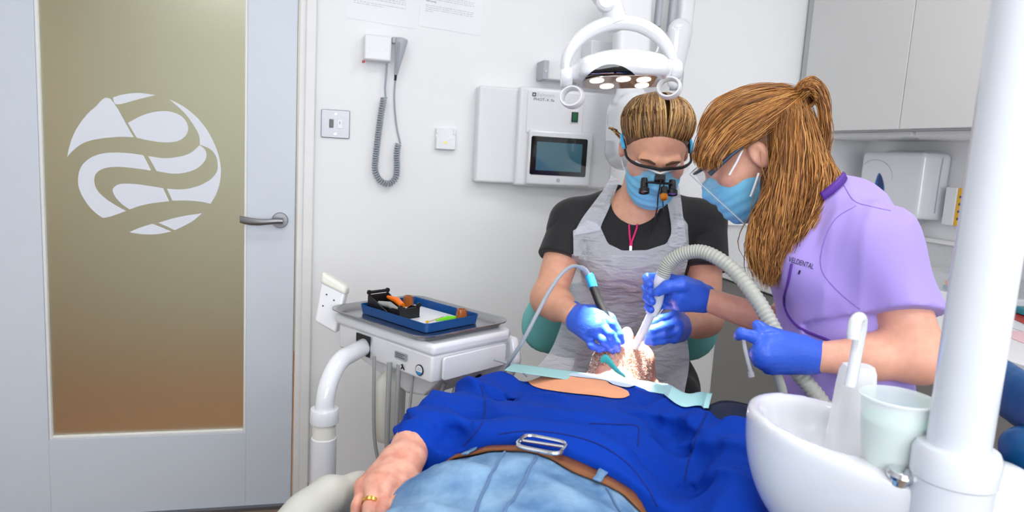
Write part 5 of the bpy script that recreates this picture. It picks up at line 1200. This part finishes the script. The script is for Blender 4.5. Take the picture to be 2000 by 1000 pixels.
# jeans
S = SDF(B(.7, 0, 0)-np.array((.72, .72, .24)), B(.7, 0, 0)+np.array((.50, .62, .22)), .0065)
S.cap(B(.42, -.01, -.005), B(.54, 0, -.01), .185, .195, k=.05, q=.58, side=pS); S.ell(B(.46, -.01, .01), (.19, .14, .105), frame((0, 0, 0), pS, z=(0, 0, 1)), k=.05)
for s_ in (-1, 1): S.chain([B(.52, s_*.098, .0), B(.96, s_*.13, .02), B(1.25, s_*.13, -.03)], [.103, .074, .062], k=.04)
S.folds(.003, 9, nrm(pS+pA*.4), 3, seed=21); S.folds(.0045, 15, nrm(pS*.9+pA*.3), 4, seed=24, n=4, ridge=True); S.folds(.007, 12, nrm(pS*.8+pA*.5), 4, seed=23, n=4, ridge=True, where=near(B(.58, -.08, .1), .2)); S.folds(.006, 9, nrm(pS*.6-pA*.8), 3, seed=22, where=near(B(.55, -.05, .1), .2))
X, Y, Z = np.meshgrid(*S.ax, indexing='ij', sparse=True); u_ = (X-S0[0])*pA[0]+(Y-S0[1])*pA[1]+0*Z; S.f = np.maximum(S.f, (bu-.055-u_).astype(np.float32))
je = S.build('jeans', 'denim', pt, 1)
TJ = bvh(je); TSW = bvh(sw)
def onbody(tree, u, v, lift=.003, w0=.3):
    o_ = B(u, v, w0); loc, nor, i_, ds_ = tree.ray_cast(V(o_), Vector((0, 0, -1)))
    if loc is None: return None
    nor = nor if nor.z > 0 else -nor; return np.array(loc+nor*lift)
# belt with loops and buckle, fly and pocket seams
def strip(tree, uv_list, du, lift, name, m, n=40, parent=pt):
    C = spline(uv_list, n); rows = [[], [], []]
    for q in C:
        r = [onbody(tree, q[0]+du*t, q[1], lift) for t in (-1, 0, 1)]
        if any(x is None for x in r): continue
        for k in range(3): rows[k].append(r[k])
    if len(rows[0]) < 2: print('STRIP MISS', name); return None
    return MB().grid(rows).build(name, m, parent, solid=.003)
belt = strip(TJ, [(bu-.004, -.165), (bu, -.10), (bu, 0), (bu, .10), (bu-.004, .16), (bu-.01, .18)], .017, .004, 'belt', 'belt_leather', 60)
for v in (-.115, .075, .14): strip(TJ, [(bu-.024, v), (bu, v), (bu+.026, v)], 0.0, .009, 'belt_loop', 'denim') if False else None
for v in (-.115, .085):
    rows = [[onbody(TJ, u, v+dv, .008) for dv in (-.006, 0, .006)] for u in np.linspace(bu-.022, bu+.026, 8)]
    if all(x is not None for r in rows for x in r): MB().grid(rows).build('belt_loop', 'denim', pt, solid=.0025)
c = onbody(TJ, bu+.006, bvv, .015)
if c is not None:
    ring = [c+pS*(.032*math.cos(t))*(1 if abs(math.cos(t)) < .9 else 1)+pA*.024*math.sin(t)*(1-.0)+np.array((0, 0, -.10*(.032*math.cos(t))**2/.032)) for t in np.linspace(0, 2*PI, 33)]
    sq = [c+pS*.034*np.sign(math.cos(t))*abs(math.cos(t))**.45+pA*.024*np.sign(math.sin(t))*abs(math.sin(t))**.45 for t in np.linspace(0, 2*PI, 41)]
    bk = MB().tube(sq, .0034, 8, False).build('belt_buckle', 'chrome', pt); MB().tube([c-pS*.03, c+pS*.034+(0, 0, .003)], .0024, 8).build('prong', 'chrome', bk)
for q in ([(bu+.022, -.055), (.52, -.045), (.60, -.03)], [(bu+.022, -.005), (.52, .0), (.60, .0)], [(bu+.022, -.15), (.47, -.165), (.52, -.185)], [(bu+.022, .10), (.48, .14), (.53, .17)]):
    pts = [onbody(TJ, *p, .0012) for p in spline(q, 16)]; pts = [p for p in pts if p is not None]
    if len(pts) > 2: MB().tube(pts, .0022, 6).build('seam', 'denim_seam', pt)
rg = kn[2]*.22+fg[2][0]*.78-FWD*.002; MB(frame(rg, *(lambda z: (nrm(np.cross(z, FWD)), None, z))(nrm(fg[2][0]-kn[2])))).lathe([(.0098, -.0028), (.0118, -.0028), (.0121, 0), (.0118, .0028), (.0098, .0028)], 28).build('ring', 'gold', pt)
# printed patches on the chest: plain colour areas
top_ = [(1027, 740), (1033, 729), (1051, 725), (1065, 733), (1100, 735), (1140, 740), (1180, 745), (1192, 752), (1210, 758), (1225, 765), (1229, 772)]
bot_ = [(1027, 742), (1039, 754), (1060, 761), (1090, 766), (1120, 770), (1168, 775), (1195, 779), (1216, 779), (1229, 774)]
MB().grid(patch(TSW, top_, bot_, 60, 12, .002)).build('peach_print', 'print_peach', pt)
top_ = [(1053, 724), (1062, 720), (1090, 721), (1115, 723), (1140, 727), (1160, 733), (1180, 737), (1195, 736), (1216, 739), (1234, 746), (1240, 752)]
bot_ = [(1053, 726), (1065, 733), (1100, 735), (1140, 740), (1180, 745), (1200, 754), (1225, 759), (1240, 755)]
MB().grid(patch(TSW, top_, bot_, 60, 8, .003)).build('pale_print', 'print_ice', pt)
mat('sweater_seam', (0, 36, 122), .9)
for q in ([(975, 848), (1030, 842), (1100, 848), (1170, 868), (1225, 905), (1262, 950), (1285, 990)], [(1150, 827), (1200, 829), (1243, 832), (1247, 850), (1245, 872)], [(1380, 806), (1362, 850), (1345, 900), (1336, 940)], [(938, 752), (948, 790), (940, 830), (905, 872)]):
    pts = [hit(TSW, *p, .0004) for p in spline(q, 30)]; pts = [p for p in pts if p is not None]
    pts = [p for i, p in enumerate(pts) if i == 0 or np.linalg.norm(p-pts[i-1]) < .04]
    if len(pts) > 3: MB().tube(pts, .0013, 6).build('seam', 'sweater_seam', pt)
# paper bib over the upper chest
low = spline([(984, 727), (1030, 717), (1075, 714), (1120, 716), (1165, 720), (1210, 731), (1250, 747), (1290, 770), (1330, 797), (1360, 796), (1384, 797)], 46); rows = []
for q in low:
    p0 = hit(TSW, *q, .004)
    if p0 is None: p0 = P(q[0], q[1], 1.26) if q[0] > 1330 else None
    if p0 is None: continue
    u0, v0 = (p0-S0) @ pA, (p0-S0) @ pS; col = [p0]
    for t in np.linspace(.004, np.interp(q[0], [984, 1100, 1250, 1384], [.055, .04, .06, .10]), 10):
        z_ = onbody(TSW, u0-t, v0, .004); q_ = p0-pA*t+np.array((0, 0, .03*t-.6*t*t)); q_ = q_ if z_ is None or z_[2] < q_[2] else z_; col.append(q_)
    rows.append(col)
if len(rows) > 2: tag(MB().grid(rows).build('paper_bib', 'bib_paper', solid=.001), 'pale turquoise paper bib across the patient chest', 'bib')
c = P(1176, 706, 1.44); rows = []
for t in np.linspace(0, 1, 12):
    q = spline([(1172, 705), (1182, 700), (1192, 708), (1204, 722), (1222, 736)], 12)[int(t*11)]; wd = .006+.010*math.sin(PI*min(1, t*1.1)); d_ = 1.435-.03*t
    rows.append([P(q[0]+dx*40*1.0, q[1]+dx*650, d_+.01*abs(dx)*40) for dx in (-wd, 0, wd)])
tag(MB().grid(rows).build('bib_tie', 'bib_teal', solid=.001, subd=1), 'small curled turquoise bib tie under the patient chin', 'bib tie')
# ================================================================== nurse (lilac tunic)
ns = thing('person', P(1650, 900, 1.38)*np.array((1, 1, 0)), 'person in lilac tunic with long auburn hair, holding the suction tube', 'person')
NC = P(1466, 303, 1.50)
nF = nrm(-RGT*.83-UPV*.50+FWD*.28); nU = nrm(UPV*.86-RGT*.50); nU = nrm(nU-nF*(nU @ nF)); nR = nrm(np.cross(nF, nU))    # nR points to one side
if nR @ FWD > 0: nR = -nR            # near side positive
nk = P(1585, 398, 1.45); nch = P(1628, 505, 1.42); nwa = P(1640, 650, 1.41); nhi = P(1650, 815, 1.40)
sn, sf = P(1720, 480, 1.285), P(1590, 478, 1.56); en_, ef = P(1796, 698, 1.225), P(1535, 640, 1.53); wn, wf = P(1592, 697, 1.255), P(1372, 582, 1.50)
def ntorso(S, g=0.0):
    S.cap(nch, nwa, .150+g, .135+g, k=.06, q=.66, side=FWD); S.cap(nwa, nhi, .137+g, .165+g, k=.06, q=.70, side=FWD)
    S.cap(P(1652, 462, 1.44), P(1636, 462, 1.54), .083+g, .07+g, k=.05); S.cap(sn+(0, 0, -.012), P(1640, 448, 1.44), .050+g, .066+g, k=.04)
    S.cap(P(1575, 520, 1.36), P(1570, 525, 1.48), .055+g, k=.06); S.cap(P(1640, 420, 1.44), nk, .066+g, .052+g, k=.04)
S = SDF((NC[0]-.26, NC[1]-.46, .72), (NC[0]+.38, NC[1]+.24, NC[2]+.15), .0045)
ntorso(S, -.008); h = head(S, NC, nR, nF, nU); S.cap(h(0, -.04, -.055), nk, .05, .054, k=.03); S.cap(nk, P(1640, 435, 1.44), .052, .06, k=.03)
S.chain([sn, en_], [.050, .043], k=.02); S.cap(en_, en_+(wn-en_)*.45, .042, .037, k=.025); S.cap(en_+(wn-en_)*.45, wn, .037, .026, k=.02); S.chain([sf, ef], [.046, .038], k=.02); S.chain([ef, wf], [.036, .025], k=.02)
S.cap(wn, P(1550, 690, 1.245), .024, .012, k=.01); S.cap(wf, P(1345, 576, 1.485), .022, .011, k=.01)
nbody = S.build('body', 'skin_nurse', ns, 1)
# tunic
S = SDF((NC[0]-.16, NC[1]-.50, .66), (NC[0]+.42, NC[1]+.30, NC[2]+.02), .0048); ntorso(S, .006)
e_ = sn+(en_-sn)*.63;  e2_ = sf+(ef-sf)*.45; S.cap(sf, e2_, .058, .06, k=.03)
tors = S.f.copy(); S.cap(sn, sn+(en_-sn)*.92, .066, .076, k=.05); S.folds(.0042, 6, nrm(en_-sn), 3.5, seed=31); S.folds(.0042, 12, nrm(en_-sn+FWD*.05), 4.5, seed=35, n=4, ridge=True); S.folds(.006, 8, nrm(UPV-RGT*.6), 3, seed=33, where=lambda p: np.exp(-((p-P(1600, 600, 1.3))**2).sum(1)/.02))
cutcap(S, e_, nrm(nrm(en_-sn)-RGT*.20), .17); cutcap(S, e2_, ef-sf, .10); S.f = np.minimum(S.f, tors)
S.cap(h(0, -.04, -.075), nk+(nk-h(0, -.04, -.075))*.15, .060, .064, k=.006, op='sub')
nt_ = S.build('tunic', 'scrub_lilac', ns, 1); TN = bvh(nt_)
def line_on(tree, pts, r, name, m, parent, n=24, lift=.0012):
    q = fill_missing([hit(tree, *p, lift) for p in spline(pts, n)])
    return MB().tube(q, r, 7).build(name, m, parent) if q else None
line_on(TN, [(1547, 515), (1540, 550), (1532, 585), (1540, 615), (1562, 640), (1595, 655), (1625, 668), (1642, 690)], .0026, 'piping', 'piping_purple', ns)
mat('lilac_seam', (134, 112, 196), .8)
line_on(TN, [(1672, 402), (1630, 430), (1606, 485), (1606, 530), (1640, 572), (1690, 612)], .0010, 'armhole_seam', 'lilac_seam', ns, lift=.0)
line_on(TN, [(1648, 362), (1668, 392), (1700, 403), (1740, 412)], .0010, 'shoulder_seam', 'lilac_seam', ns, lift=.0)
# collar band
rows = []
for t in np.linspace(0, 1, 14):
    q = spline([(1606, 388), (1620, 378), (1634, 366), (1645, 354), (1650, 346)], 14)[int(round(t*13))]; p = hit(TN, q[0]+4, q[1]+6, .003, 1.40)
    rows.append([p, p+UPV*.010+RGT*-.004, p+UPV*.014-RGT*.006+FWD*.004])
MB().grid(rows).build('collar', 'piping_purple', ns, solid=.003)
# embroidered lettering on the chest
def cloth_text(body, x0, y0, x1, y1, hpx, tree, m, parent, name):
    v, f = text_mesh(body, 1.0); v[:, 0] -= v[:, 0].min(); v[:, 1] -= v[:, 1].min(); W_, H_ = v[:, 0].max(), v[:, 1].max()
    d_ = np.array((x1-x0, y1-y0)); up_ = nrm(np.array((d_[1], -d_[0])))*hpx; out = []
    for x, y, _ in v:
        q = np.array((x0, y0))+d_*x/W_+up_*y/H_; p = hit(tree, q[0], q[1], .0015); out.append(p if p is not None else (out[-1] if out else P(q[0], q[1], 1.3)))
    b = MB(); b._add(out, f); return b.build(name, m, parent, smooth=False)
cloth_text('VELDENTAL', 1540, 511, 1588, 526, 10, TN, 'navy_cloth', ns, 'embroidered_name')
cloth_text('I', 1559, 535, 1562, 536, 8, TN, 'navy_cloth', ns, 'embroidered_mark')
# trousers and shoes
S = SDF(nhi+np.array((-.55, -.45, -.88)), nhi+np.array((.22, .30, .06)), .010)
S.cap(nhi+(0, 0, -.02), nhi+(0, 0, -.08), .15, .155, k=.05, q=.8, side=FWD)
for dd, kx in ((-.09, P(1425, 868, 1.27)), (.09, P(1420, 850, 1.50))):
    hp_ = nhi+FWD*dd+np.array((0, 0, -.09)); S.cap(hp_, kx, .09, .068, k=.05); ft = kx*np.array((1, 1, 0))+RGT*.06*np.array((1, 1, 0))+np.array((0, 0, .09)); S.cap(kx, ft, .066, .045, k=.03)
    b = MB(); rows = [[ft*np.array((1, 1, 0))-sx*y+sy*(w_*math.cos(t))+np.array((0, 0, max(0.0, .032+z_*math.sin(t)))) for t in [2*PI*k/14 for k in range(15)]] for y, w_, z_ in ((-.06, .01, .02), (-.05, .034, .04), (0, .04, .05), (.08, .044, .036), (.15, .04, .03), (.18, .012, .018))]
    b.grid(rows); b.build('shoe', 'black_plastic', ns)
S.folds(.003, 8, None, seed=6); S.build('trousers', 'navy_cloth', ns, 1)
# hair
Nm = np.stack([nR, nF, nU], 1)
S = SDF(P(1490, 330, 1.45)-np.array((.24, .26, .30)), P(1490, 330, 1.45)+np.array((.24, .26, .24)), .005)
S.ell(h(0, -.018, .034), (.082, .100, .094), Nm, k=.01); S.plane(h(0, .068, .040), nrm(nF*.95-nU*.45), .006); S.plane(h(0, .0, .012), nrm(-nU+nF*.9), .006) 
for g_, rr in (([(1542, 250, 1.46), (1532, 350, 1.43), (1518, 440, 1.42), (1510, 500, 1.41)], (.040, .040, .035, .02)), ([(1552, 250, 1.48), (1556, 330, 1.43), (1548, 410, 1.41), (1535, 480, 1.40)], (.04, .044, .04, .02)), ([(1566, 262, 1.50), (1578, 325, 1.46), (1588, 372, 1.43)], (.026, .032, .032))): S.chain([P(*q) for q in g_], list(rr), k=.03)
S.ell(P(1572, 190, 1.49), (.026, .026, .026), k=.02); S.ell(h(.095, .030, -.030), (.035, .056, .050), Nm, k=.006, op='sub')
S.build('hair_underlayer', 'hair_dark_auburn', ns, 1)
gp = lambda L_: [px(*g) for g in L_]
A1 = gp([[(1366, 262, 1.50), (1378, 225, 1.50), (1408, 193, 1.50), (1465, 172, 1.50), (1520, 170, 1.50), (1560, 184, 1.49)], [(1372, 268, 1.455), (1392, 232, 1.445), (1425, 205, 1.44), (1470, 188, 1.44), (1520, 181, 1.45), (1560, 186, 1.485)], [(1388, 280, 1.432), (1412, 252, 1.42), (1445, 228, 1.412), (1485, 208, 1.412), (1525, 194, 1.43), (1560, 188, 1.48)], [(1408, 295, 1.425), (1438, 272, 1.413), (1470, 250, 1.405), (1500, 228, 1.408), (1532, 206, 1.43), (1561, 190, 1.48)], [(1428, 300, 1.42), (1456, 283, 1.408), (1488, 264, 1.402), (1514, 242, 1.408), (1540, 216, 1.43), (1562, 193, 1.48)]])
polys = sheet_hair(A1, 1700, 14, .003, .006, .0015)
A2 = gp([[(1412, 212, 1.48), (1385, 238, 1.465), (1367, 268, 1.46), (1361, 298, 1.46), (1364, 320, 1.46)], [(1424, 222, 1.45), (1398, 250, 1.435), (1378, 280, 1.43), (1369, 305, 1.435), (1372, 326, 1.44)], [(1440, 235, 1.425), (1415, 262, 1.415), (1395, 288, 1.412), (1384, 310, 1.415), (1384, 328, 1.42)], [(1455, 252, 1.412), (1430, 277, 1.406), (1412, 298, 1.408), (1402, 314, 1.41), (1400, 326, 1.415)]])
polys += sheet_hair(A2, 600, 14, .0028, .004, .001)
A3 = gp([[(1520, 256, 1.408), (1516, 318, 1.398), (1500, 368, 1.392), (1474, 425, 1.392), (1464, 475, 1.39), (1478, 530, 1.39)], [(1524, 250, 1.405), (1520, 325, 1.39), (1502, 400, 1.38), (1490, 460, 1.378), (1490, 505, 1.376), (1500, 548, 1.376)], [(1535, 225, 1.41), (1532, 320, 1.382), (1522, 400, 1.368), (1512, 470, 1.362), (1508, 515, 1.362), (1505, 548, 1.368)], [(1552, 212, 1.43), (1556, 300, 1.385), (1550, 390, 1.362), (1536, 455, 1.353), (1525, 500, 1.352), (1515, 535, 1.36)], [(1562, 208, 1.455), (1582, 290, 1.40), (1588, 360, 1.365), (1572, 420, 1.345), (1552, 470, 1.342), (1532, 515, 1.35)], [(1568, 210, 1.48), (1597, 290, 1.44), (1616, 350, 1.395), (1606, 395, 1.36), (1580, 440, 1.34), (1556, 485, 1.345)], [(1570, 212, 1.49), (1602, 300, 1.465), (1632, 345, 1.43), (1640, 362, 1.395), (1622, 392, 1.36), (1598, 425, 1.35)]])
polys += sheet_hair(A3, 4200, 20, .0045, .010, .004)
strays = sheet_hair(A3[:2], 14, 20, .012, .01, .008); polys += strays
A4 = gp([[(1556, 186, 1.485), (1562, 168, 1.48), (1580, 156, 1.475), (1600, 166, 1.475), (1613, 195, 1.475), (1612, 240, 1.475), (1604, 290, 1.46), (1594, 332, 1.45)], [(1558, 190, 1.47), (1568, 174, 1.462), (1584, 166, 1.46), (1598, 180, 1.46), (1607, 206, 1.46), (1610, 250, 1.465), (1612, 280, 1.46), (1608, 310, 1.455)], [(1560, 196, 1.465), (1572, 186, 1.458), (1585, 182, 1.455), (1595, 194, 1.456), (1602, 214, 1.46), (1606, 244, 1.465), (1600, 270, 1.465), (1596, 300, 1.46)]])
polys2 = sheet_hair(A4, 420, 20, .0035, .006, .002)
polys2 += [np.array([P(1574+(20+random.gauss(0, 2))*math.cos(a+p0), 189+(20+random.gauss(0, 2))*math.sin(a+p0), 1.465+.02*math.sin(a*.5+p0)+random.gauss(0, .003)) for a in np.linspace(0, 3.6, 20)]) for p0 in [random.random()*6.28 for _ in range(260)]]
strand_obj('hair', polys, .0016, HN, ns) if False else None
n0 = 14
P14 = [resample(p, 16) if len(p) != 16 else p for p in polys]; strand_obj('hair', P14, .0010, HN, ns)
strand_obj('hair_knot', [resample(p, 16) for p in polys2], .0010, HN, ns)
MB().tube([P(1557+5*math.cos(t), 186+9*math.sin(t), 1.475+.0*t) for t in np.linspace(0, 6.28, 18)], .004, 8).build('hair_tie', 'brow_hair', ns)
# mask, glasses, visor
mk2 = face_mask(h, Nm, ns)
MB().tube([P(1450, 293, 1.418), P(1438, 318, 1.418), P(1424, 342, 1.422)], .0022, 7).build('ear_loop', 'mask_white', mk2)
MB().tube([P(1482, 338, 1.414), P(1474, 362, 1.418), P(1466, 384, 1.425)], .0022, 7).build('ear_loop', 'mask_white', mk2)
mat('frame_slate', (52, 66, 84), .35)
gl = MB().tube([P(1489, 262, 1.404), P(1462, 278, 1.404), P(1430, 302, 1.41), P(1402, 326, 1.42), P(1386, 340, 1.43)], [.004, .0036, .0036, .0048, .0058], 10).build('safety_glasses', 'frame_slate', ns)
rows = []
for t in np.linspace(0, 1, 9): rows.append([h(.062*math.cos(a)*(1-.1*t), .088+.030*math.sin(a)-.002*t, .026-.046*t) for a in np.linspace(0.0, PI, 17)])
MB().grid(rows).build('lens', lens_m, gl)
MB().tube([h(.064*math.cos(a), .089+.030*math.sin(a), .027) for a in np.linspace(0, PI, 17)], .0028, 8).build('brow_bar', 'frame_slate', gl)
MB().box((0, 0, 0), (0.001, 0.001, 0.001)) if False else None
vm, nt, pb_, mx = thin('visor_film', (214, 218, 224), .22, .08)
vz = MB(); rows = []
for t in np.linspace(0, 1, 12):
    q = np.array((1347, 340))*(1-t)+np.array((1456, 440))*t; rows.append([P(q[0]+dx*14, q[1]-dx*13-8*math.sin(PI*t)*0, 1.40+.16*dx*1.0+.02*math.sin(PI*dx)) for dx in np.linspace(0, 1, 8)])
vis = vz.grid(rows).build('face_visor', vm, ns)
MB().tube([P(1347, 340, 1.40), P(1400, 389, 1.40), P(1456, 440, 1.40)], .0013, 6).build('visor_edge', 'cord_grey', vis)
MB().tube([P(1361, 327, 1.56), P(1347, 340, 1.40)], .0012, 6).build('visor_edge', 'cord_grey', vis)
MB().tube([P(1392, 322, 1.44), h(0.05, .11, .045)], .0012, 6).build('visor_stem', 'cord_grey', vis) if False else None
# gloves
kn2 = px((1330, 551, 1.475), (1326, 567, 1.465), (1326, 583, 1.468), (1330, 597, 1.478))
fg2 = [px((1298, 541, 1.505), (1265, 543, 1.492), (1268, 556, 1.466)), px((1295, 560, 1.508), (1264, 562, 1.492), (1271, 573, 1.464)), px((1296, 578, 1.508), (1265, 580, 1.492), (1273, 589, 1.464)), px((1298, 594, 1.508), (1267, 599, 1.494), (1271, 605, 1.474))]
tb2 = px((1352, 568, 1.475), (1330, 556, 1.448), (1303, 560, 1.444), (1285, 570, 1.450))
glove_hand('glove', P(1360, 578, 1.492), kn2, fg2, tb2, P(1375, 583, 1.505), ns, rf=.0112, rp=.0150).build('glove', 'glove', ns, 1)
kn3 = px((1500, 664, 1.222), (1490, 684, 1.216), (1494, 702, 1.220), (1508, 715, 1.232))
fg3 = [px((1470, 657, 1.222), (1448, 651, 1.226), (1442, 656, 1.236)), px((1474, 690, 1.232), (1478, 700, 1.258), (1495, 702, 1.266)), px((1482, 706, 1.236), (1490, 712, 1.260), (1504, 710, 1.268)), px((1500, 720, 1.245), (1508, 722, 1.262), (1520, 716, 1.268))]
tb3 = px((1545, 668, 1.240), (1508, 655, 1.235), (1488, 645, 1.235), (1479, 635, 1.240))
glove_hand('glove', P(1570, 693, 1.248), kn3, fg3, tb3, P(1592, 697, 1.256), ns, rf=.0105, rp=.0170, rw=.027).build('glove', 'glove', ns, 1)
line_on(bvh(nbody), [(1597, 668), (1592, 695), (1585, 724)], .003, 'glove_cuff', 'glove', ns)

# ================================================================== instruments in the hands
mat('suction_hose', (178, 180, 172), .4); mat('ultra_blue', (40, 150, 220), .35); mat('tip_white', (240, 242, 246), .35)
su = thing('suction_hose', P(1240, 675, 1.56), 'thick ribbed grey suction hose with white tip', 'suction hose')
hp_pts = spline([P(1294, 540, 1.485), P(1308, 512, 1.475), P(1340, 494, 1.455), P(1380, 494, 1.43), P(1430, 525, 1.39), P(1475, 580, 1.34), P(1510, 640, 1.31), P(1540, 705, 1.29), P(1590, 765, 1.27), P(1640, 840, 1.25), P(1680, 930, 1.22)], 150)
rs = [.0142*(1+.07*(1 if i % 2 else -1)) for i in range(150)]; MB().tube(hp_pts, rs, 16).build('hose', 'suction_hose', su)
MB().tube([P(1296, 535, 1.487), P(1289, 552, 1.487), P(1282, 590, 1.49), P(1272, 614, 1.495)], [.0155, .0148, .0135, .0130], 20).build('handle_sleeve', 'white_plastic', su)
MB().tube([P(1275, 607, 1.494), P(1258, 643, 1.53), P(1240, 678, 1.565)], [.0088, .0088, .0084], 18).build('suction_tip', 'tip_white', su)
se = thing('saliva_ejector', P(1467, 732, 1.2), 'slim grey saliva ejector hose held in the lilac person\'s near hand', 'ejector')
MB().tube(spline([P(1452, 662, 1.225), P(1456, 685, 1.222), P(1462, 710, 1.22), P(1467, 728, 1.22)], 12), .0036, 10).build('clear_tube', thin('tube_clear', (205, 205, 212), .5, .15)[0], se)
MB().tube([P(1466, 726, 1.22), P(1468, 736, 1.22)], .0055, 10).build('nozzle', MATS['tube_clear'], se)
MB().tube(spline([P(1512, 715, 1.24), P(1520, 738, 1.25), P(1528, 765, 1.26), P(1532, 800, 1.27), P(1540, 860, 1.28)], 40), [.0085*(1+.05*(1 if i % 2 else -1)) for i in range(40)], 12).build('hose', 'suction_hose', se)
sc = thing('ultrasonic_scaler', P(1214, 664, 1.55), 'black ultrasonic scaler with blue collar on a thin grey cable', 'scaler')
MB().tube([P(1158, 560, 1.60), P(1170, 590, 1.59), P(1186, 622, 1.575), P(1199, 650, 1.560)], [.0095, .0096, .0085, .0045], 18).build('handpiece', 'black_plastic', sc)
MB().tube([P(1149, 535, 1.61), P(1151, 539, 1.61), P(1159, 562, 1.60)], [.0085, .0108, .0102], 18).build('collar', 'ultra_blue', sc)
MB().tube([P(1199, 650, 1.56), P(1208, 664, 1.558), P(1217, 672, 1.558)], [.003, .0016, .001], 10).build('tip', 'chrome', sc)
MB().tube(spline([P(1149, 536, 1.61), P(1138, 524, 1.60), P(1118, 520, 1.58), P(1096, 536, 1.55), P(1072, 570, 1.52), P(1048, 615, 1.50), P(1020, 668, 1.50), P(996, 705, 1.53), P(984, 728, 1.56)], 60), [.006]*10+[.0042]*50, 10).build('cable', 'cord_grey', sc)
mi = tag(MB().tube([P(1305, 592, 1.602), P(1288, 615, 1.592), P(1262, 650, 1.577), P(1243, 674, 1.567)], [.0022, .0034, .0038, .0014], 12).build('dental_mirror', 'chrome'), 'thin steel dental mirror held in the dentist left glove', 'mirror')
